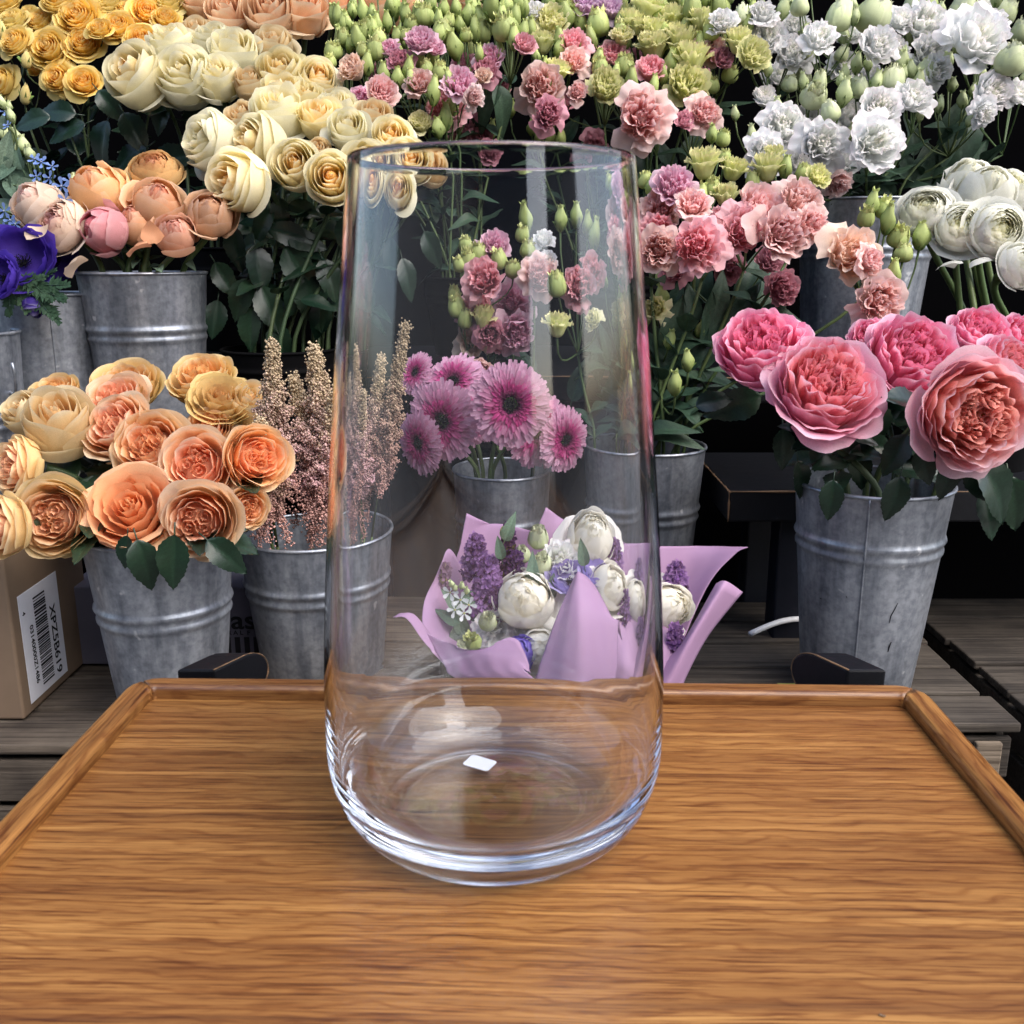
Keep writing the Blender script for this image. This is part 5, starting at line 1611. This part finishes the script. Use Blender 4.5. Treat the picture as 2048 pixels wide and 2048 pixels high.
AG = 'astilbe plumes'
A_TOP, A_MID, A_LOW = hx('C9B496'), hx('DEB2B8'), hx('C69A92')
for (ut, vt, uf, vf, wd, n, Y, lab) in (
    (545, 690, 600, 1090, .034, 78, 1.16, 'pinkish beige astilbe plume with the slender left tip'),
    (628, 698, 628, 1090, .038, 84, 1.17, 'broad pinkish beige astilbe plume with the tallest right tip beside the vase'),
    (586, 756, 612, 1090, .030, 56, 1.19, 'short greenish beige astilbe plume between the two tall tips'),
    (520, 845, 592, 1095, .022, 48, 1.13, 'low brownish pink astilbe plume leaning left over the orange roses'),
    (672, 790, 650, 1090, .032, 66, 1.15, 'rosy astilbe plume at the left wall of the vase'),
    (728, 720, 668, 1085, .028, 70, 1.18, 'narrow rosy astilbe plume seen through the left wall of the vase'),
    (790, 655, 690, 1080, .024, 78, 1.19, 'tall thin greenish astilbe plume seen through the vase'),
):
    tip = P(ut, vt, Y)
    c, dd = B['astilbe']
    rp = rim_point('astilbe', .7, P(uf, vf, 1.2))
    ft = c + (rp - c) * .5; ft.z = c.z - .15
    o = empty('astilbe', ft, lab, 'astilbe', AG)
    mb, sb = plume(tip, rp - Vector((0, 0, .0)), wd, n, A_TOP, A_MID if wd > .025 else A_LOW, o)
    sb.tube([rp - ft, Vector((0, 0, 0))], .0022, 5)
    obj('plume', mb.mesh('plume', M['bead']), o)
    obj('stem', sb.mesh('stem', M['stem']), o)
    # drooping side tassels low down
    for k in range(5):
        tb = MB()
        b = rp.lerp(tip, rng.uniform(.12, .45)) - ft
        a = rng.uniform(math.pi, 2 * math.pi)
        e = b + Vector((math.cos(a) * wd * 1.0, math.sin(a) * wd * .8, -rng.uniform(.02, .055)))
        for j in range(190):
            f = rng.random()
            p_ = b.lerp(e, f) + Vector((0, 0, .02 * math.sin(f * 3.1))) + Vector(rng.normal(0, .0035, 3))
            tb.blob(p_, .0017 * rng.uniform(.6, 1.2), A_LOW * rng.uniform(.7, 1.25))
        obj('tassel', tb.mesh('tassel', M['bead']), o)

# ------------------------------------------------------------------ bouquet in lilac paper
def paper():
    t = NT('lilac_wrapping_paper')
    nz = t.noise(t.oc(), 22, 4)
    c = t.mix(tuple(hx('A685A4')), tuple(hx('9C7B9B')), nz)
    t.l(c, t.b.inputs['Base Color'])
    t.set(Roughness=.62)
    t.b.inputs['Specular IOR Level'].default_value = .3
    t.bump(t.noise(t.oc(), 9, 2), .15, .01)
    tr = t.n('BsdfTranslucent'); t.l(c, tr.inputs['Color'])
    mx = t.n('MixShader', Fac=.14)
    t.l(t.b.outputs[0], mx.inputs[1]); t.l(tr.outputs[0], mx.inputs[2]); t.l(mx.outputs[0], t.out.inputs['Surface'])
    return t.m
M['paper'] = paper()
bo = empty('bouquet', P(1150, 1400, .93) , 'wrapped bouquet of white peonies and purple lilac in lilac paper behind the vase', 'bouquet')
bo.location.z = ZC

def crm(pts, n):
    pts = [Vector(p) for p in pts]
    pts = [pts[0] * 2 - pts[1]] + pts + [pts[-1] * 2 - pts[-2]]
    m_ = len(pts) - 3
    out = []
    for i in range(n + 1):
        x = i / n * m_
        k = min(int(x), m_ - 1); t = x - k
        a, b, c, d = pts[k:k + 4]
        out.append(.5 * ((2 * b) + (c - a) * t + (2 * a - 5 * b + 4 * c - d) * t * t + (3 * b - a - 3 * c + d) * t ** 3))
    return out
def sheet(rows, n=26, mrow=18, wob=.0004):
    g = [crm([P(*q) for q in r], n) for r in rows]
    cols = [crm([g[j][i] for j in range(len(g))], mrow) for i in range(n + 1)]
    mb = MB()
    A = np.array([[tuple(cols[i][j] - bo.location) for i in range(n + 1)] for j in range(mrow + 1)])
    ph = rng.uniform(0, 6.3)
    I, J = np.meshgrid(np.arange(n + 1), np.arange(mrow + 1))
    A[..., 1] += wob * np.sin(I * .9 + J * .35 + ph)
    mb.grid(A[..., 0], A[..., 1], A[..., 2], (1, 1, 1))
    o = obj('wrapping_paper', mb.mesh('wrapping_paper', M['paper']), bo)
    so_ = o.modifiers.new('thick', 'SOLIDIFY'); so_.thickness = .0006
    return o
base = [(1010, 1420, .92), (1110, 1430, .90), (1220, 1420, .93)]
# back left sheet with its pointed corner
sheet([[(1000, 1400, 1.0), (1080, 1400, 1.01), (1180, 1400, 1.01)], [(900, 1200, 1.05), (1010, 1180, 1.08), (1150, 1190, 1.08)], [(918, 1090, 1.07), (990, 1060, 1.10), (1085, 1075, 1.09)], [(930, 1030, 1.08), (1000, 1060, 1.105), (1088, 1085, 1.09)]])
# back right sheets: the tall dark one and the wide flap with the rounded tip
sheet([[(1080, 1400, 1.01), (1180, 1400, 1.02), (1300, 1400, 1.01)], [(1060, 1180, 1.09), (1190, 1170, 1.11), (1330, 1180, 1.07)], [(1078, 1075, 1.10), (1190, 1075, 1.12), (1340, 1110, 1.09)], [(1100, 1018, 1.11), (1150, 1048, 1.125), (1260, 1085, 1.10)]])
sheet([[(1180, 1400, .99), (1270, 1400, 1.0), (1330, 1370, 1.0)], [(1260, 1220, 1.05), (1350, 1210, 1.06), (1410, 1180, 1.04)], [(1270, 1130, 1.07), (1380, 1120, 1.075), (1468, 1110, 1.05)], [(1290, 1093, 1.08), (1410, 1092, 1.08), (1496, 1094, 1.05)]])
# left sheet with the curled tip
sheet([[(950, 1385, .93), (1000, 1400, .94), (1060, 1410, .95)], [(850, 1290, .93), (890, 1270, .97), (960, 1290, 1.0)], [(836, 1220, .97), (880, 1180, 1.0), (935, 1190, 1.03)], [(868, 1150, 1.0), (893, 1102, 1.02), (925, 1150, 1.04)]])
sheet([[(890, 1345, .91), (905, 1352, .92), (930, 1360, .93)], [(838, 1290, .915), (850, 1280, .93), (868, 1290, .95)], [(800, 1243, .92), (818, 1236, .935), (838, 1258, .945)], [(768, 1240, .92), (790, 1232, .93), (812, 1240, .94)]], 14, 14)
# front wave
sheet([[(960, 1420, .90), (1010, 1425, .89), (1080, 1425, .885)], [(890, 1350, .905), (980, 1370, .888), (1072, 1372, .88)], [(850, 1290, .925), (960, 1318, .895), (1052, 1340, .885)], [(830, 1268, .935), (940, 1308, .90), (1030, 1282, .90), (1068, 1350, .885)]], 30)
# front right triangle
sheet([[(1060, 1420, .885), (1150, 1430, .87), (1240, 1420, .89)], [(1080, 1350, .885), (1170, 1360, .865), (1265, 1350, .90)], [(1120, 1240, .895), (1180, 1240, .88), (1268, 1250, .915)], [(1160, 1156, .915), (1172, 1148, .91), (1210, 1180, .92), (1280, 1290, .925)]], 30)
# right fold beside the vase
sheet([[(1270, 1410, .92), (1310, 1410, .91), (1360, 1390, .93)], [(1290, 1360, .94), (1335, 1370, .915), (1375, 1350, .94)], [(1360, 1290, .95), (1380, 1280, .925), (1418, 1270, .955)], [(1432, 1166, .97), (1452, 1162, .95), (1486, 1184, .97)]], 16)
sheet([[(1230, 1410, .92), (1280, 1412, .915), (1330, 1410, .92)], [(1240, 1340, .93), (1290, 1345, .92), (1345, 1370, .925)], [(1262, 1260, .96), (1310, 1290, .95), (1350, 1330, .94)], [(1285, 1235, .98), (1330, 1250, .97), (1362, 1312, .95)]], 16)

def bput(name, mk, u, v, d, Y, ax, ay, az=1.0, stretch=1.0, label=None, roll=None):
    p = P(u, v, Y)
    o = put(name, V(mk), bo, p, axis3(ax, ay, az), d * pxm(p), roll, stretch)
    if label: o['label'] = label
    return o
bput('peony', 'peony', 1052, 1202, 108, .955, -.1, .9)
bput('peony', 'peony', 1205, 1076, 98, 1.02, .15, 1.1)
bput('peony', 'peony', 1250, 1180, 92, .98, .5, .7)
bput('peony', 'peony', 1338, 1214, 84, .985, .6, .5)
bput('peony', 'peony', 1085, 1312, 80, .925, .1, .3)
bput('lisianthus_bloom', 'lis:w', 1132, 1130, 82, 1.0, .1, .6)
bput('lisianthus_bloom', 'lis:w', 985, 1262, 66, .955, -.2, .5)
bput('lisianthus_bloom', 'lis:w', 1060, 1255, 70, .96, .1, .4)
bput('bud', 'W', 1082, 1076, 44, 1.01, -.1, 2)
bput('bud', 'W', 1048, 1110, 34, 1.0, -.2, 2)
bput('bud', 'W', 1090, 1128, 42, .99, 0, 1.8)
bput('bud', 'W', 976, 1246, 38, .935, 0, 1.6)
bput('bud', 'G', 942, 1288, 36, .925, -.2, 1.4)
bput('bud', 'W', 922, 1298, 28, .925, -.4, 1.2)
bput('bud', 'G', 1012, 1068, 24, 1.03, -.2, 2)
bput('anemone', 'anem:lav', 1152, 1162, 86, .975, .1, 2.4, label='pale lavender anemone')
bput('anemone', 'anem:lav', 1212, 1152, 66, .985, .4, 2.2, label='pale lavender anemone')
bput('anemone', 'globe:viol', 1040, 1312, 62, .915, 0, 1.0, label='deep violet closed anemone') if 'globe:viol' in MESH else bput('anemone', 'anem:viol', 1040, 1305, 74, .92, 0, 1.2, label='deep violet anemone')

def lilac(u, v, wpx, hpx, Y, n, tilt=0, cols=('9A76A8', '6E4C82', '5A3A5C')):
    """lilac truss: cone of four-petalled florets and closed buds"""
    mb = MB()
    p0 = P(u, v, Y) - bo.location
    k = pxm(P(u, v, Y))
    cs = [hx(c) for c in cols]
    for i in range(n):
        t = rng.random() ** .8
        r = wpx * .5 * k * (1 - t * .75) * math.sqrt(rng.random())
        a = rng.uniform(0, 6.3)
        c = Vector((r * math.cos(a) + tilt * t * k, r * math.sin(a) * .8, (t - .5) * hpx * k))
        f = rng.random()
        if f < .55:
            d = (c + Vector((0, -.02, .004 - (t - .5) * hpx * k))).normalized()
            fr = frame(d + Vector(rng.normal(0, .35, 3)))
            sz = .0062 * rng.uniform(.8, 1.25)
            col = (cs[0] * rng.uniform(.75, 1.3))
            for q in range(4):
                aa = q * 1.5708
                u1 = Vector((math.cos(aa), math.sin(aa), 0)); v1 = Vector((-u1.y, u1.x, 0))
                tri = [Vector((0, 0, 0)), u1 * .6 + v1 * .36 + Vector((0, 0, .18)), u1 * 1.0 + Vector((0, 0, .12)), u1 * .6 - v1 * .36 + Vector((0, 0, .18))]
                mb.add([tuple(p0 + c + (fr.to_3x3() @ (x * sz))) for x in tri], [(0, 1, 2, 3)], [cs[1], col, col * 1.15, col])
        else:
            mb.blob(tuple(p0 + c * 1.02), .0030 * rng.uniform(.6, 1.3), cs[1 if f < .8 else 2] * rng.uniform(.8, 1.5), (1, 1, 1.4))
    return obj('lilac', mb.mesh('lilac', M['petal'], False), bo)
lilac(950, 1120, 70, 90, 1.0, 300)
lilac(975, 1185, 100, 130, .975, 620)
lilac(1018, 1110, 50, 110, 1.01, 200, cols=('5A3C6A', '4A3050', '5C5A3C'))
lilac(885, 1165, 30, 60, 1.0, 80, cols=('8A6A84', '6A4A60', '9A8A6A'))
lilac(1035, 1160, 50, 100, .985, 200, cols=('5E3E70', '46305A', '3C2840'))
lilac(1352, 1162, 64, 70, 1.01, 240)
lilac(1350, 1282, 40, 60, .955, 110)
lilac(1262, 1130, 56, 90, 1.02, 220)
lilac(1290, 1230, 40, 80, .97, 120)
for (u, v, Y) in ((917, 1205, .94), (925, 1232, .935), (895, 1190, .95), (905, 1225, .945), (935, 1215, .95)):
    bput('star_flower', 'star:white', u, v, 30, Y, rng.normal() * .3, .3)
for (u, v) in ((905, 1180), (920, 1176), (930, 1186), (898, 1172)):
    bput('bud', 'v', u, v, 13, .945, rng.normal() * .3, 1.5)
for (u, v, L, ang) in ((915, 1250, 70, 110), (900, 1210, 60, 130), (945, 1200, 60, 10), (910, 1275, 70, 80), (960, 1230, 60, 30), (1000, 1100, 50, 100), (1020, 1060, 60, 70), (890, 1240, 60, 150), (990, 1290, 60, 40), (1110, 1180, 60, 80), (1180, 1110, 60, 100), (1120, 1270, 80, 60), (1070, 1150, 70, 90)):
    leaf_px(bo, 'grey', u, v, .965, L, ang)
# tied stems below
sb = MB()
for k in range(14):
    a = rng.uniform(0, 6.3)
    top = P(1020 + 22 * k, 1230, 1.0) - bo.location
    sb.tube([top, Vector((.015 * math.cos(a), .02 + .015 * math.sin(a), .05)), Vector((.03 * math.cos(a), .02 + .03 * math.sin(a), .004))], .0028, 6)
obj('stems', sb.mesh('stems', M['stem']), bo)
